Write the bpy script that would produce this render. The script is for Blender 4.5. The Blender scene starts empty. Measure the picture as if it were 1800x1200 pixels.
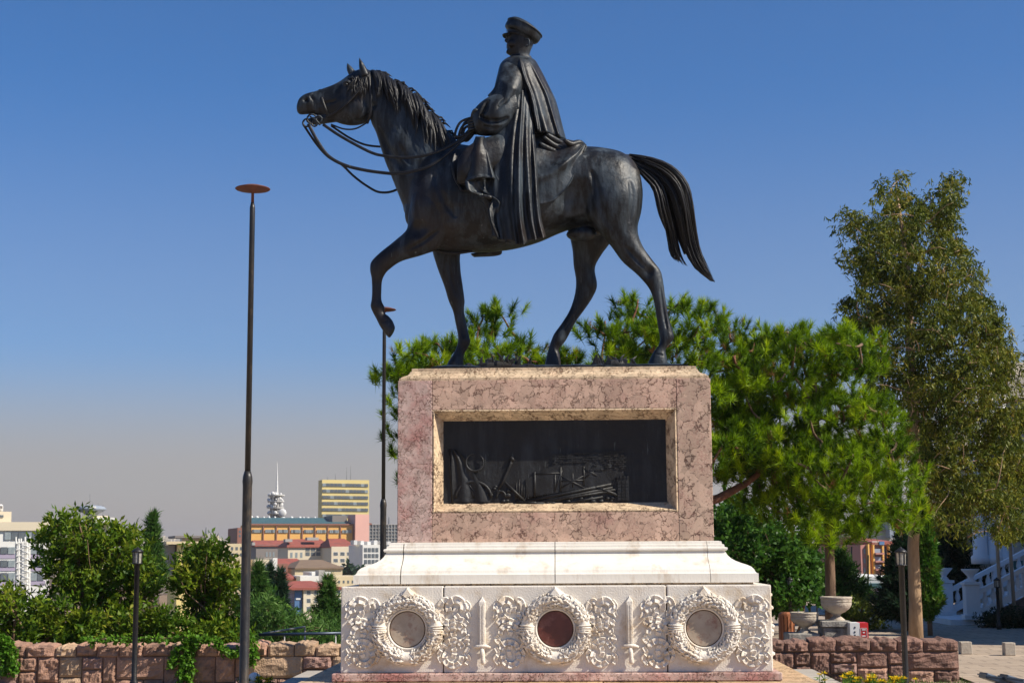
import bpy, math, random
import numpy as np
from mathutils import Vector, Matrix, noise
from math import sin, cos, pi, radians

random.seed(7)
rng = np.random.default_rng(7)
SC = bpy.context.scene
COL = SC.collection

# ------------------------------------------------------------------ camera
F_PX, CW, CH = 2688.0, 1800.0, 1200.0            # focal length and frame of the photograph in pixels
CAM_R = (Matrix.Rotation(radians(1.96), 3, 'Z') @ Matrix.Rotation(radians(97.9), 3, 'X') @ Matrix.Rotation(radians(-0.325), 3, 'Z'))
CAM_P = Vector((0.117, -16.0, 1.65))
cam_data = bpy.data.cameras.new('camera')
cam_data.sensor_width = 36.0
cam_data.lens = 36.0 * F_PX / CW
cam_data.clip_start = 0.1
cam_data.clip_end = 30000
cam_data.dof.use_dof = True
cam_data.dof.focus_distance = 17.0
cam_data.dof.aperture_fstop = 8.0
cam = bpy.data.objects.new('camera', cam_data)
cam.matrix_world = Matrix.Translation(CAM_P) @ CAM_R.to_4x4()
COL.objects.link(cam)
SC.camera = cam

# ------------------------------------------------------------------ sky and sun
TO_SUN = Vector((0.70, -0.235, 0.66)).normalized()
world = bpy.data.worlds.new('World')
SC.world = world
world.use_nodes = True
wn, wl = world.node_tree.nodes, world.node_tree.links
wn.clear()
sky = wn.new('ShaderNodeTexSky')
sky.sky_type = 'NISHITA'
sky.sun_disc = False
sky.sun_elevation = math.asin(TO_SUN.z)
sky.sun_rotation = math.atan2(TO_SUN.x, TO_SUN.y)
sky.altitude = 900
sky.air_density = 1.0
sky.dust_density = 0.3
sky.ozone_density = 3.0
tc = wn.new('ShaderNodeTexCoord')
sep = wn.new('ShaderNodeSeparateXYZ')
ramp = wn.new('ShaderNodeValToRGB')              # layer of brownish city smog along the whole horizon
ramp.color_ramp.interpolation = 'EASE'
ramp.color_ramp.elements[0].position = 0.0
ramp.color_ramp.elements[0].color = (0.98, 0.98, 0.98, 1)
ramp.color_ramp.elements[1].position = 0.31
ramp.color_ramp.elements[1].color = (0.0, 0.0, 0.0, 1)
e = ramp.color_ramp.elements.new(0.05); e.color = (0.84, 0.84, 0.84, 1)
e = ramp.color_ramp.elements.new(0.14); e.color = (0.20, 0.20, 0.20, 1)
mixw = wn.new('ShaderNodeMixRGB')
mixw.inputs[2].default_value = (4.35, 3.65, 3.05, 1)
tint = wn.new('ShaderNodeMixRGB'); tint.blend_type = 'MULTIPLY'; tint.inputs[0].default_value = 1.0
tint.inputs[2].default_value = (0.33, 0.74, 1.12, 1)
bg = wn.new('ShaderNodeBackground'); bg.inputs[1].default_value = 0.075
wo = wn.new('ShaderNodeOutputWorld')
wl.new(tc.outputs['Generated'], sep.inputs[0])
wl.new(sep.outputs['Z'], ramp.inputs[0])
wl.new(ramp.outputs[0], mixw.inputs[0])
wl.new(sky.outputs[0], tint.inputs[1])
wl.new(tint.outputs[0], mixw.inputs[1])
wl.new(mixw.outputs[0], bg.inputs[0])
wl.new(bg.outputs[0], wo.inputs[0])

sun_data = bpy.data.lights.new('sun', 'SUN')
sun_data.energy = 5.0
sun_data.angle = radians(0.53)
sun_data.color = (1.0, 0.92, 0.79)
sun = bpy.data.objects.new('sun', sun_data)
sun.rotation_euler = TO_SUN.to_track_quat('Z', 'Y').to_euler()
COL.objects.link(sun)
SC.view_settings.view_transform = 'Standard'
SC.view_settings.look = 'None'
SC.view_settings.exposure = 0.52
SC.view_settings.gamma = 1.0
SC.view_settings.use_curve_mapping = False
SC.cycles.max_bounces = 6
SC.cycles.diffuse_bounces = 3
SC.cycles.transparent_max_bounces = 6
try:
    SC.cycles.use_denoising = True
except Exception:
    pass

# ------------------------------------------------------------------ measuring: pixel of the photograph + depth -> point in the place
_R = np.array(CAM_R); _C = np.array(CAM_P)
def P(px, py, Y):
    d = _R @ np.array([(px - 900) / F_PX, -(py - 600) / F_PX, -1.0])
    return _C + d * ((Y - _C[1]) / d[1])
def PN(a, Y):
    a = np.asarray(a, float)
    d = np.stack([(a[:, 0] - 900) / F_PX, -(a[:, 1] - 600) / F_PX, -np.ones(len(a))], 1) @ _R.T
    return _C + d * ((np.asarray(Y) - _C[1]) / d[:, 1])[:, None]

# ------------------------------------------------------------------ object helpers
def raw_mesh(name, V, F, tone=None):
    V = np.asarray(V, dtype=np.float32); F = np.asarray(F, dtype=np.int32)
    me = bpy.data.meshes.new(name)
    k = F.shape[1]
    me.vertices.add(len(V)); me.vertices.foreach_set('co', V.ravel())
    me.loops.add(F.size); me.loops.foreach_set('vertex_index', F.ravel())
    me.polygons.add(len(F))
    me.polygons.foreach_set('loop_start', np.arange(0, F.size, k, dtype=np.int32))
    me.update(calc_edges=True)
    if tone is not None:
        at = me.attributes.new('tone', 'FLOAT', 'FACE'); at.data.foreach_set('value', np.asarray(tone, dtype=np.float32))
    return me
class MB:
    """collects vertices and faces, builds one mesh object"""
    def __init__(s): s.v = []; s.f = []
    def add(s, v, f):
        o = len(s.v)
        s.v += [tuple(map(float, p)) for p in v]
        s.f += [tuple(i + o for i in q) for q in f]
        return s
    def box(s, x0, x1, y0, y1, z0, z1):
        return s.add([(x0, y0, z0), (x1, y0, z0), (x1, y1, z0), (x0, y1, z0), (x0, y0, z1), (x1, y0, z1), (x1, y1, z1), (x0, y1, z1)],
                     [(0, 3, 2, 1), (4, 5, 6, 7), (0, 1, 5, 4), (1, 2, 6, 5), (2, 3, 7, 6), (3, 0, 4, 7)])
    def bar(s, a, b, w, h=None, up=(0, 0, 1)):
        a = Vector(a); b = Vector(b); d = (b - a).normalized(); u = Vector(up)
        if abs(d.dot(u)) > .98: u = Vector((0, 1, 0))
        x = d.cross(u).normalized() * (w / 2); y = x.cross(d).normalized() * ((h or w) / 2)
        q = [a - x - y, a + x - y, a + x + y, a - x + y, b - x - y, b + x - y, b + x + y, b - x + y]
        return s.add(q, [(0, 1, 2, 3), (4, 7, 6, 5), (0, 4, 5, 1), (1, 5, 6, 2), (2, 6, 7, 3), (3, 7, 4, 0)])
    def tube(s, pts, rad, n=8, flat=1.0, flat_axis=None):
        pts = [Vector(p) for p in pts]
        if not hasattr(rad, '__len__'): rad = [rad] * len(pts)
        V = []; Fc = []; prev = None
        for i, p in enumerate(pts):
            d = (pts[min(i + 1, len(pts) - 1)] - pts[max(i - 1, 0)])
            d = d.normalized() if d.length > 1e-9 else Vector((0, 0, 1))
            if prev is None:
                u = Vector(flat_axis) if flat_axis else (Vector((0, 1, 0)) if abs(d.y) < .9 else Vector((1, 0, 0)))
            else: u = prev
            u = (u - d * u.dot(d)); u = u.normalized() if u.length > 1e-6 else d.orthogonal().normalized()
            prev = u; w = d.cross(u)
            for k in range(n):
                a = 2 * pi * k / n
                V.append(p + u * (cos(a) * rad[i] * flat) + w * (sin(a) * rad[i]))
        for i in range(len(pts) - 1):
            for k in range(n):
                Fc.append((i * n + k, i * n + (k + 1) % n, (i + 1) * n + (k + 1) % n, (i + 1) * n + k))
        Fc.append(tuple(range(n - 1, -1, -1))); Fc.append(tuple((len(pts) - 1) * n + k for k in range(n)))
        return s.add(V, Fc)
    def lathe(s, prof, c, n=24):
        V = []; Fc = []
        for r, z in prof:
            for k in range(n):
                a = 2 * pi * k / n; V.append((c[0] + r * cos(a), c[1] + r * sin(a), c[2] + z))
        for i in range(len(prof) - 1):
            for k in range(n):
                Fc.append((i * n + k, i * n + (k + 1) % n, (i + 1) * n + (k + 1) % n, (i + 1) * n + k))
        Fc.append(tuple(range(n - 1, -1, -1))); Fc.append(tuple((len(prof) - 1) * n + k for k in range(n)))
        return s.add(V, Fc)
    def ball(s, c, r, n=8, m=6):
        rx, ry, rz = r if hasattr(r, '__len__') else (r, r, r)
        V = [(c[0], c[1], c[2] - rz)]
        for i in range(1, m):
            t = -pi / 2 + pi * i / m
            for k in range(n): V.append((c[0] + rx * cos(t) * cos(2 * pi * k / n), c[1] + ry * cos(t) * sin(2 * pi * k / n), c[2] + rz * sin(t)))
        V.append((c[0], c[1], c[2] + rz)); L = len(V) - 1
        Fc = [(0, 1 + (k + 1) % n, 1 + k) for k in range(n)]
        for i in range(m - 2):
            for k in range(n):
                Fc.append((1 + i * n + k, 1 + i * n + (k + 1) % n, 1 + (i + 1) * n + (k + 1) % n, 1 + (i + 1) * n + k))
        b = 1 + (m - 2) * n
        Fc += [(b + k, b + (k + 1) % n, L) for k in range(n)]
        return s.add(V, Fc)
    def build(s, name, mat, parent=None, smooth=False, bevel=0):
        me = bpy.data.meshes.new(name)
        me.from_pydata(s.v, [], s.f); me.update()
        o = link(name, me, mat, parent, smooth)
        if bevel:
            m = o.modifiers.new('bevel', 'BEVEL'); m.width = bevel; m.segments = 2; m.limit_method = 'ANGLE'
        return o
def link(name, me, mat, parent=None, smooth=False):
    o = bpy.data.objects.new(name, me)
    if mat is not None and len(me.materials) == 0: me.materials.append(mat)
    COL.objects.link(o)
    if smooth: me.polygons.foreach_set('use_smooth', [True] * len(me.polygons))
    if parent is not None: attach(o, parent)
    return o
def attach(o, parent):
    o.parent = parent
    if parent.type == 'EMPTY': o.matrix_parent_inverse = Matrix.Translation(-Vector(parent['_base']))
    return o
def thing(name, label, cat, base=(0, 0, 0), group=None):
    o = bpy.data.objects.new(name, None)
    o.empty_display_size = 0.1
    o.location = base; o['_base'] = tuple(map(float, base))
    COL.objects.link(o)
    return tag(o, label, cat, group)
def tag(o, label=None, cat=None, group=None, kind=None):
    if label: o['label'] = label
    if cat: o['category'] = cat
    if group: o['group'] = group
    if kind: o['kind'] = kind
    return o
def B(name, mat, parent, x0, x1, y0, y1, z0, z1, bevel=0):
    return MB().box(x0, x1, y0, y1, z0, z1).build(name, mat, parent, bevel=bevel)
def copy_tree(o, parent=None, loc=None):
    c = o.copy(); COL.objects.link(c)
    if parent is not None: c.parent = parent
    if loc is not None: c.location = loc
    for ch in list(o.children): copy_tree(ch, c)
    return c
def crom(pts, sub):
    p = np.asarray(pts, float); n = len(p)
    q = np.vstack([2 * p[0] - p[1], p, 2 * p[-1] - p[-2]]); out = []
    for i in range(n - 1):
        a, b, c, d = q[i], q[i + 1], q[i + 2], q[i + 3]
        for k in range(sub):
            t = k / sub
            out.append(.5 * ((2 * b) + (c - a) * t + (2 * a - 5 * b + 4 * c - d) * t * t + (3 * b - a - 3 * c + d) * t ** 3))
    out.append(p[-1]); return np.array(out)
def pip(pts, poly):
    """points inside polygon"""
    x, y = pts[:, 0], pts[:, 1]; ins = np.zeros(len(pts), bool); n = len(poly); j = n - 1
    for i in range(n):
        xi, yi = poly[i]; xj, yj = poly[j]
        c = ((yi > y) != (yj > y)) & (x < (xj - xi) * (y - yi) / (yj - yi + 1e-12) + xi)
        ins ^= c; j = i
    return ins

# ------------------------------------------------------------------ materials
def nodes(name):
    m = bpy.data.materials.new(name); m.use_nodes = True
    nt = m.node_tree; return m, nt.nodes, nt.links, nt.nodes['Principled BSDF']
def pmat(name, c1, c2=None, scale=4.0, rough=.7, metal=0.0, bump=0.0, bscale=30.0, detail=6, stretch=(1, 1, 1), c3=None, s3=1.0, spec=.5, obj_random=0.0):
    m, N, L, b = nodes(name)
    b.inputs['Roughness'].default_value = rough; b.inputs['Metallic'].default_value = metal
    b.inputs['Specular IOR Level'].default_value = spec
    tc = N.new('ShaderNodeTexCoord'); mp = N.new('ShaderNodeMapping'); mp.inputs['Scale'].default_value = stretch
    L.new(tc.outputs['Object'], mp.inputs[0])
    c2 = c2 or tuple(x * .75 for x in c1)
    nz = N.new('ShaderNodeTexNoise'); nz.inputs['Scale'].default_value = scale; nz.inputs['Detail'].default_value = detail; nz.inputs['Roughness'].default_value = .62
    L.new(mp.outputs[0], nz.inputs[0])
    r = N.new('ShaderNodeValToRGB'); r.color_ramp.elements[0].position = .32; r.color_ramp.elements[1].position = .68
    r.color_ramp.elements[0].color = (*c1, 1); r.color_ramp.elements[1].color = (*c2, 1)
    L.new(nz.outputs[0], r.inputs[0]); out = r.outputs[0]
    if c3:
        n3 = N.new('ShaderNodeTexNoise'); n3.inputs['Scale'].default_value = s3; n3.inputs['Detail'].default_value = 8; n3.inputs['Roughness'].default_value = .7
        L.new(mp.outputs[0], n3.inputs[0])
        r3 = N.new('ShaderNodeValToRGB'); r3.color_ramp.elements[0].position = .52; r3.color_ramp.elements[1].position = .66
        L.new(n3.outputs[0], r3.inputs[0])
        mx = N.new('ShaderNodeMixRGB'); mx.inputs[2].default_value = (*c3, 1)
        L.new(r3.outputs[0], mx.inputs[0]); L.new(out, mx.inputs[1]); out = mx.outputs[0]
    if obj_random:
        oi = N.new('ShaderNodeObjectInfo'); hs = N.new('ShaderNodeHueSaturation')
        mr = N.new('ShaderNodeMapRange'); mr.inputs[3].default_value = 1 - obj_random; mr.inputs[4].default_value = 1 + obj_random
        L.new(oi.outputs['Random'], mr.inputs[0]); L.new(mr.outputs[0], hs.inputs['Value']); L.new(out, hs.inputs['Color']); out = hs.outputs[0]
    L.new(out, b.inputs['Base Color'])
    if bump:
        nb = N.new('ShaderNodeTexNoise'); nb.inputs['Scale'].default_value = bscale; nb.inputs['Detail'].default_value = 8
        L.new(mp.outputs[0], nb.inputs[0])
        bp = N.new('ShaderNodeBump'); bp.inputs['Strength'].default_value = bump; bp.inputs['Distance'].default_value = .02
        L.new(nb.outputs[0], bp.inputs['Height']); L.new(bp.outputs[0], b.inputs['Normal'])
    return m
def leafmat(name, cols, trans=.35, rough=.5):
    """leaves: colour differs from leaf to leaf"""
    m = bpy.data.materials.new(name); m.use_nodes = True
    N, L = m.node_tree.nodes, m.node_tree.links; N.clear()
    g = N.new('ShaderNodeAttribute'); g.attribute_name = 'tone'; r = N.new('ShaderNodeValToRGB'); cr = r.color_ramp
    cr.elements[0].color = (*cols[0], 1); cr.elements[0].position = 0
    cr.elements[1].color = (*cols[-1], 1); cr.elements[1].position = 1
    for i, c in enumerate(cols[1:-1]):
        el = cr.elements.new((i + 1) / (len(cols) - 1)); el.color = (*c, 1)
    L.new(g.outputs['Fac'], r.inputs[0])
    p = N.new('ShaderNodeBsdfPrincipled'); p.inputs['Roughness'].default_value = rough; p.inputs['Specular IOR Level'].default_value = .2
    t = N.new('ShaderNodeBsdfTranslucent'); mx = N.new('ShaderNodeMixShader'); mx.inputs[0].default_value = trans
    o = N.new('ShaderNodeOutputMaterial')
    L.new(r.outputs[0], p.inputs['Base Color']); L.new(r.outputs[0], t.inputs['Color'])
    L.new(p.outputs[0], mx.inputs[1]); L.new(t.outputs[0], mx.inputs[2]); L.new(mx.outputs[0], o.inputs[0])
    return m
def marble_breccia(name, big, red_amount, tan, red, vein):
    """reddish breccia: pale pebbles set in dark red seams, the seams weathered deeper"""
    m, N, L, b = nodes(name)
    b.inputs['Roughness'].default_value = .6; b.inputs['Specular IOR Level'].default_value = .35
    tc = N.new('ShaderNodeTexCoord')
    nz = N.new('ShaderNodeTexNoise'); nz.inputs['Scale'].default_value = 5; nz.inputs['Detail'].default_value = 7; nz.inputs['Roughness'].default_value = .65
    L.new(tc.outputs['Object'], nz.inputs[0])
    va = N.new('ShaderNodeVectorMath'); va.operation = 'MULTIPLY_ADD'; va.inputs[1].default_value = (.32, .32, .32)
    L.new(nz.outputs['Color'], va.inputs[0]); L.new(tc.outputs['Object'], va.inputs[2])
    v = N.new('ShaderNodeTexVoronoi'); v.feature = 'DISTANCE_TO_EDGE'; v.inputs['Scale'].default_value = big
    L.new(va.outputs[0], v.inputs['Vector'])
    v2 = N.new('ShaderNodeTexVoronoi'); v2.feature = 'F1'; v2.inputs['Scale'].default_value = big
    L.new(va.outputs[0], v2.inputs['Vector'])
    nv = N.new('ShaderNodeTexNoise'); nv.inputs['Scale'].default_value = 6.5; nv.inputs['Detail'].default_value = 5
    L.new(tc.outputs['Object'], nv.inputs[0])
    wd = N.new('ShaderNodeMapRange'); wd.inputs[1].default_value = .42; wd.inputs[2].default_value = .68; wd.inputs[3].default_value = .0015; wd.inputs[4].default_value = .085
    L.new(nv.outputs[0], wd.inputs[0])
    dv = N.new('ShaderNodeMath'); dv.operation = 'DIVIDE'; dv.use_clamp = True
    L.new(v.outputs['Distance'], dv.inputs[0]); L.new(wd.outputs[0], dv.inputs[1])
    r = N.new('ShaderNodeValToRGB'); r.color_ramp.elements[0].position = .10; r.color_ramp.elements[1].position = 1.0
    r.color_ramp.elements[0].color = (*vein, 1); r.color_ramp.elements[1].color = (*tan, 1)
    L.new(dv.outputs[0], r.inputs[0])
    v3 = N.new('ShaderNodeTexVoronoi'); v3.feature = 'DISTANCE_TO_EDGE'; v3.inputs['Scale'].default_value = big * 2.9
    L.new(va.outputs[0], v3.inputs['Vector'])
    nq = N.new('ShaderNodeTexNoise'); nq.inputs['Scale'].default_value = 4.2; nq.inputs['Detail'].default_value = 6; L.new(va.outputs[0], nq.inputs[0])
    wq = N.new('ShaderNodeMapRange'); wq.inputs[1].default_value = .46; wq.inputs[2].default_value = .70; wq.inputs[3].default_value = .001; wq.inputs[4].default_value = .16
    L.new(nq.outputs[0], wq.inputs[0]); dq = N.new('ShaderNodeMath'); dq.operation = 'DIVIDE'; dq.use_clamp = True; L.new(v3.outputs['Distance'], dq.inputs[0]); L.new(wq.outputs[0], dq.inputs[1])
    mq = N.new('ShaderNodeMath'); mq.operation = 'MULTIPLY_ADD'; mq.inputs[1].default_value = -.6; mq.inputs[2].default_value = .6; L.new(dq.outputs[0], mq.inputs[0])
    mxq = N.new('ShaderNodeMixRGB'); mxq.inputs[2].default_value = (*[.5 * p + .5 * q for p, q in zip(red, vein)], 1); L.new(mq.outputs[0], mxq.inputs[0]); L.new(r.outputs[0], mxq.inputs[1])
    r_out = mxq.outputs[0]
    # pebbles differ from one another
    hs = N.new('ShaderNodeHueSaturation'); sx = N.new('ShaderNodeSeparateColor'); L.new(v2.outputs['Color'], sx.inputs[0])
    mr = N.new('ShaderNodeMapRange'); mr.inputs[3].default_value = .82; mr.inputs[4].default_value = 1.15
    L.new(sx.outputs[0], mr.inputs[0]); L.new(mr.outputs[0], hs.inputs['Value']); L.new(r_out, hs.inputs['Color'])
    # rosy clouds
    nr = N.new('ShaderNodeTexNoise'); nr.inputs['Scale'].default_value = 1.6; nr.inputs['Detail'].default_value = 9; nr.inputs['Roughness'].default_value = .72
    L.new(tc.outputs['Object'], nr.inputs[0])
    rr = N.new('ShaderNodeValToRGB'); rr.color_ramp.elements[0].position = .62 - red_amount; rr.color_ramp.elements[1].position = .78 - red_amount
    L.new(nr.outputs[0], rr.inputs[0])
    mx = N.new('ShaderNodeMixRGB'); mx.inputs[2].default_value = (*red, 1)
    ml = N.new('ShaderNodeMath'); ml.operation = 'MULTIPLY'; ml.inputs[1].default_value = .75
    L.new(rr.outputs[0], ml.inputs[0]); L.new(ml.outputs[0], mx.inputs[0]); L.new(hs.outputs[0], mx.inputs[1])
    # fine grain and red specks
    nf = N.new('ShaderNodeTexNoise'); nf.inputs['Scale'].default_value = 38; nf.inputs['Detail'].default_value = 6
    L.new(tc.outputs['Object'], nf.inputs[0])
    rf = N.new('ShaderNodeValToRGB'); rf.color_ramp.elements[0].position = .60; rf.color_ramp.elements[1].position = .70
    L.new(nf.outputs[0], rf.inputs[0])
    mf = N.new('ShaderNodeMath'); mf.operation = 'MULTIPLY'; mf.inputs[1].default_value = .45; L.new(rf.outputs[0], mf.inputs[0])
    mx2 = N.new('ShaderNodeMixRGB'); mx2.inputs[2].default_value = (*vein, 1)
    L.new(mf.outputs[0], mx2.inputs[0]); L.new(mx.outputs[0], mx2.inputs[1])
    mps = N.new('ShaderNodeMapping'); mps.inputs['Scale'].default_value = (3.0, 3.0, .7); L.new(tc.outputs['Object'], mps.inputs[0])
    ns = N.new('ShaderNodeTexNoise'); ns.inputs['Scale'].default_value = 1.0; ns.inputs['Detail'].default_value = 7; ns.inputs['Roughness'].default_value = .6; L.new(mps.outputs[0], ns.inputs[0])
    ms = N.new('ShaderNodeMapRange'); ms.inputs[1].default_value = .3; ms.inputs[2].default_value = .7; ms.inputs[3].default_value = .78; ms.inputs[4].default_value = 1.14; L.new(ns.outputs[0], ms.inputs[0])
    hst = N.new('ShaderNodeHueSaturation'); L.new(ms.outputs[0], hst.inputs['Value']); L.new(mx2.outputs[0], hst.inputs['Color']); L.new(hst.outputs[0], b.inputs['Base Color'])
    ad = N.new('ShaderNodeMath'); ad.operation = 'MULTIPLY_ADD'; ad.inputs[1].default_value = -.35
    L.new(rf.outputs[0], ad.inputs[0]); L.new(dv.outputs[0], ad.inputs[2])
    bp = N.new('ShaderNodeBump'); bp.inputs['Strength'].default_value = 1.0; bp.inputs['Distance'].default_value = .03
    L.new(ad.outputs[0], bp.inputs['Height']); L.new(bp.outputs[0], b.inputs['Normal'])
    return m
def bronze(name, base, blue, brown, rough=.42, streak=True):
    """dark patinated bronze, weathered to blue grey in vertical runs, brown where rain does not reach"""
    m, N, L, b = nodes(name)
    b.inputs['Roughness'].default_value = rough; b.inputs['Metallic'].default_value = 0.0
    b.inputs['Specular IOR Level'].default_value = .30
    tc = N.new('ShaderNodeTexCoord'); mp = N.new('ShaderNodeMapping'); mp.inputs['Scale'].default_value = (6, 6, 1.0)
    L.new(tc.outputs['Object'], mp.inputs[0])
    n1 = N.new('ShaderNodeTexNoise'); n1.inputs['Scale'].default_value = 1.3; n1.inputs['Detail'].default_value = 9; n1.inputs['Roughness'].default_value = .68
    L.new(mp.outputs[0], n1.inputs[0])
    r1 = N.new('ShaderNodeValToRGB'); r1.color_ramp.elements[0].position = .44; r1.color_ramp.elements[1].position = .86
    r1.color_ramp.elements[0].color = (*base, 1); r1.color_ramp.elements[1].color = (*blue, 1)
    L.new(n1.outputs[0], r1.inputs[0])
    n2 = N.new('ShaderNodeTexNoise'); n2.inputs['Scale'].default_value = 1.1; n2.inputs['Detail'].default_value = 5
    L.new(tc.outputs['Object'], n2.inputs[0])
    r2 = N.new('ShaderNodeValToRGB'); r2.color_ramp.elements[0].position = .48; r2.color_ramp.elements[1].position = .68
    L.new(n2.outputs[0], r2.inputs[0])
    mx = N.new('ShaderNodeMixRGB'); mx.inputs[2].default_value = (*brown, 1)
    L.new(r2.outputs[0], mx.inputs[0]); L.new(r1.outputs[0], mx.inputs[1])
    mp2 = N.new('ShaderNodeMapping'); mp2.inputs['Scale'].default_value = (22, 22, 3.2); L.new(tc.outputs['Object'], mp2.inputs[0])
    n4 = N.new('ShaderNodeTexNoise'); n4.inputs['Scale'].default_value = 1.0; n4.inputs['Detail'].default_value = 5; L.new(mp2.outputs[0], n4.inputs[0])
    r4 = N.new('ShaderNodeValToRGB'); r4.color_ramp.elements[0].position = .66; r4.color_ramp.elements[1].position = .78; r4.color_ramp.elements[1].color = (.55, .55, .55, 1); L.new(n4.outputs[0], r4.inputs[0])
    mx4 = N.new('ShaderNodeMixRGB'); mx4.inputs[2].default_value = (.17, .185, .185, 1)          # pale runs left by rain and birds
    L.new(r4.outputs[0], mx4.inputs[0]); L.new(mx.outputs[0], mx4.inputs[1]); L.new(mx4.outputs[0], b.inputs['Base Color'])
    rr = N.new('ShaderNodeMapRange'); rr.inputs[3].default_value = rough - .1; rr.inputs[4].default_value = rough + .22
    L.new(n1.outputs[0], rr.inputs[0]); L.new(rr.outputs[0], b.inputs['Roughness'])
    nb = N.new('ShaderNodeTexNoise'); nb.inputs['Scale'].default_value = 11; nb.inputs['Detail'].default_value = 10; nb.inputs['Roughness'].default_value = .62
    L.new(tc.outputs['Object'], nb.inputs[0])
    bp = N.new('ShaderNodeBump'); bp.inputs['Strength'].default_value = .38; bp.inputs['Distance'].default_value = .03
    L.new(nb.outputs[0], bp.inputs['Height']); L.new(bp.outputs[0], b.inputs['Normal'])
    return m

M = {}
M['bronze'] = bronze('bronze', (.008, .009, .0105), (.085, .112, .138), (.024, .0165, .013), .38)
M['hair'] = bronze('bronze_hair', (.012, .012, .013), (.030, .032, .036), (.016, .014, .012), .38)
M['relief'] = bronze('bronze_relief', (.012, .0115, .0115), (.045, .050, .056), (.014, .012, .010), .45)
M['breccia'] = marble_breccia('breccia', 11.0, .07, (.57, .385, .285), (.47, .235, .195), (.24, .085, .06))
M['breccia_big'] = marble_breccia('breccia_big', 8.5, .07, (.57, .40, .295), (.49, .215, .19), (.19, .07, .05))
M['breccia_red'] = marble_breccia('breccia_red', 19.0, .14, (.58, .42, .36), (.43, .155, .135), (.28, .085, .07))
M['breccia_pale'] = marble_breccia('breccia_pale', 15.0, -.02, (.62, .47, .31), (.50, .29, .21), (.34, .15, .08))
M['marble'] = pmat('white_marble', (.80, .755, .67), (.73, .68, .59), 3.0, .55, bump=.15, bscale=40, c3=(.58, .49, .38), s3=2.6, stretch=(1.6, 1.6, .5))
M['marble_carved'] = pmat('carved_marble', (.74, .685, .60), (.66, .60, .52), 5.0, .65, bump=.3, bscale=60, c3=(.56, .45, .32), s3=3.0)
M['disc_pale'] = pmat('disc_pale', (.46, .38, .29), (.34, .27, .20), 6.0, .45, bump=.1, c3=(.26, .14, .10), s3=9)
M['disc_red'] = pmat('disc_red', (.13, .035, .024), (.085, .022, .017), 7.0, .4, bump=.1, c3=(.20, .08, .06), s3=8)
M['joint'] = pmat('joint_dark', (.20, .13, .08), (.10, .06, .04), 20, .9)  # dark brown fill behind the joints and round the discs
M['step_stone'] = marble_breccia('step_stone', 13.0, .03, (.60, .42, .25), (.50, .27, .17), (.30, .13, .07))
M['slab'] = pmat('slab', (.45, .40, .34), (.36, .32, .27), 3, .8, bump=.3, bscale=40)
M['wall_stone'] = pmat('wall_stone', (.43, .25, .175), (.32, .18, .125), 7, .9, bump=.9, bscale=38, c3=(.17, .10, .075), s3=4, obj_random=.15)
M['wall_tan'] = pmat('wall_stone_tan', (.47, .325, .21), (.38, .25, .16), 7, .9, bump=.9, bscale=38, c3=(.25, .16, .10), s3=4, obj_random=.16)
M['wall_mauve'] = pmat('wall_stone_mauve', (.38, .235, .195), (.28, .165, .135), 7, .9, bump=.9, bscale=38, c3=(.14, .09, .075), s3=4, obj_random=.2)
M['wall_dark'] = pmat('wall_stone_dark', (.26, .145, .108), (.175, .095, .072), 7, .9, bump=.9, bscale=38, c3=(.10, .06, .045), s3=4, obj_random=.15)
M['mortar'] = pmat('mortar', (.24, .155, .11), (.17, .11, .08), 12, .95, bump=.5)
M['iron'] = pmat('black_iron', (.014, .014, .016), (.028, .026, .025), 14, .45, metal=.3, bump=.15)
M['pole_paint'] = pmat('worn_pole_paint', (.014, .014, .015), (.030, .027, .024), 9, .42, metal=.2, bump=.25, bscale=25, stretch=(1, 1, .35), c3=(.085, .062, .04), s3=7)
M['rust'] = pmat('rust', (.14, .045, .03), (.08, .028, .02), 12, .8, bump=.3)
M['lamp_glass'] = pmat('lamp_glass', (.42, .40, .34), (.22, .21, .18), 40, .15, bump=.3, bscale=90)
M['bark'] = pmat('bark', (.20, .125, .075), (.105, .062, .038), 9, .9, bump=1.0, bscale=24, stretch=(1, 1, .25))
M['bark_tan'] = pmat('bark_tan', (.42, .28, .165), (.26, .165, .09), 9, .9, bump=1.0, bscale=24, stretch=(1, 1, .25))
M['bark_red'] = pmat('bark_red', (.22, .085, .045), (.12, .05, .03), 9, .9, bump=1.0, bscale=24)
M['needle'] = leafmat('pine_needles', [(.022, .058, .004), (.082, .165, .005), (.19, .32, .006), (.34, .48, .008), (.50, .53, .015)], .42)
M['needle_brown'] = leafmat('dry_needles', [(.16, .075, .022), (.24, .13, .035)], .25)
M['cypress'] = leafmat('cypress_leaves', [(.018, .034, .004), (.048, .075, .007), (.11, .135, .012), (.24, .23, .024), (.33, .20, .04)], .3)
M['photinia'] = leafmat('broad_leaves', [(.02, .055, .005), (.045, .11, .007), (.10, .18, .011), (.21, .27, .018), (.40, .33, .06)], .38, .5)
M['shrub'] = leafmat('green_leaves', [(.022, .075, .010), (.04, .115, .014), (.075, .17, .018), (.14, .23, .025)], .38, .4)
M['creeper'] = leafmat('creeper_leaves', [(.055, .16, .012), (.10, .24, .018), (.17, .30, .025)], .4)
M['spruce'] = leafmat('spruce_needles', [(.012, .034, .018), (.022, .055, .026), (.04, .085, .036)], .25)
M['fir'] = leafmat('fir_needles', [(.03, .085, .018), (.075, .165, .03), (.15, .25, .05)], .42)
M['thuja'] = leafmat('thuja_leaves', [(.04, .13, .012), (.07, .19, .018), (.12, .23, .025), (.16, .12, .03)], .3)
M['hedge_dark'] = leafmat('dark_hedge', [(.012, .03, .012), (.02, .045, .018)], .15)
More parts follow.
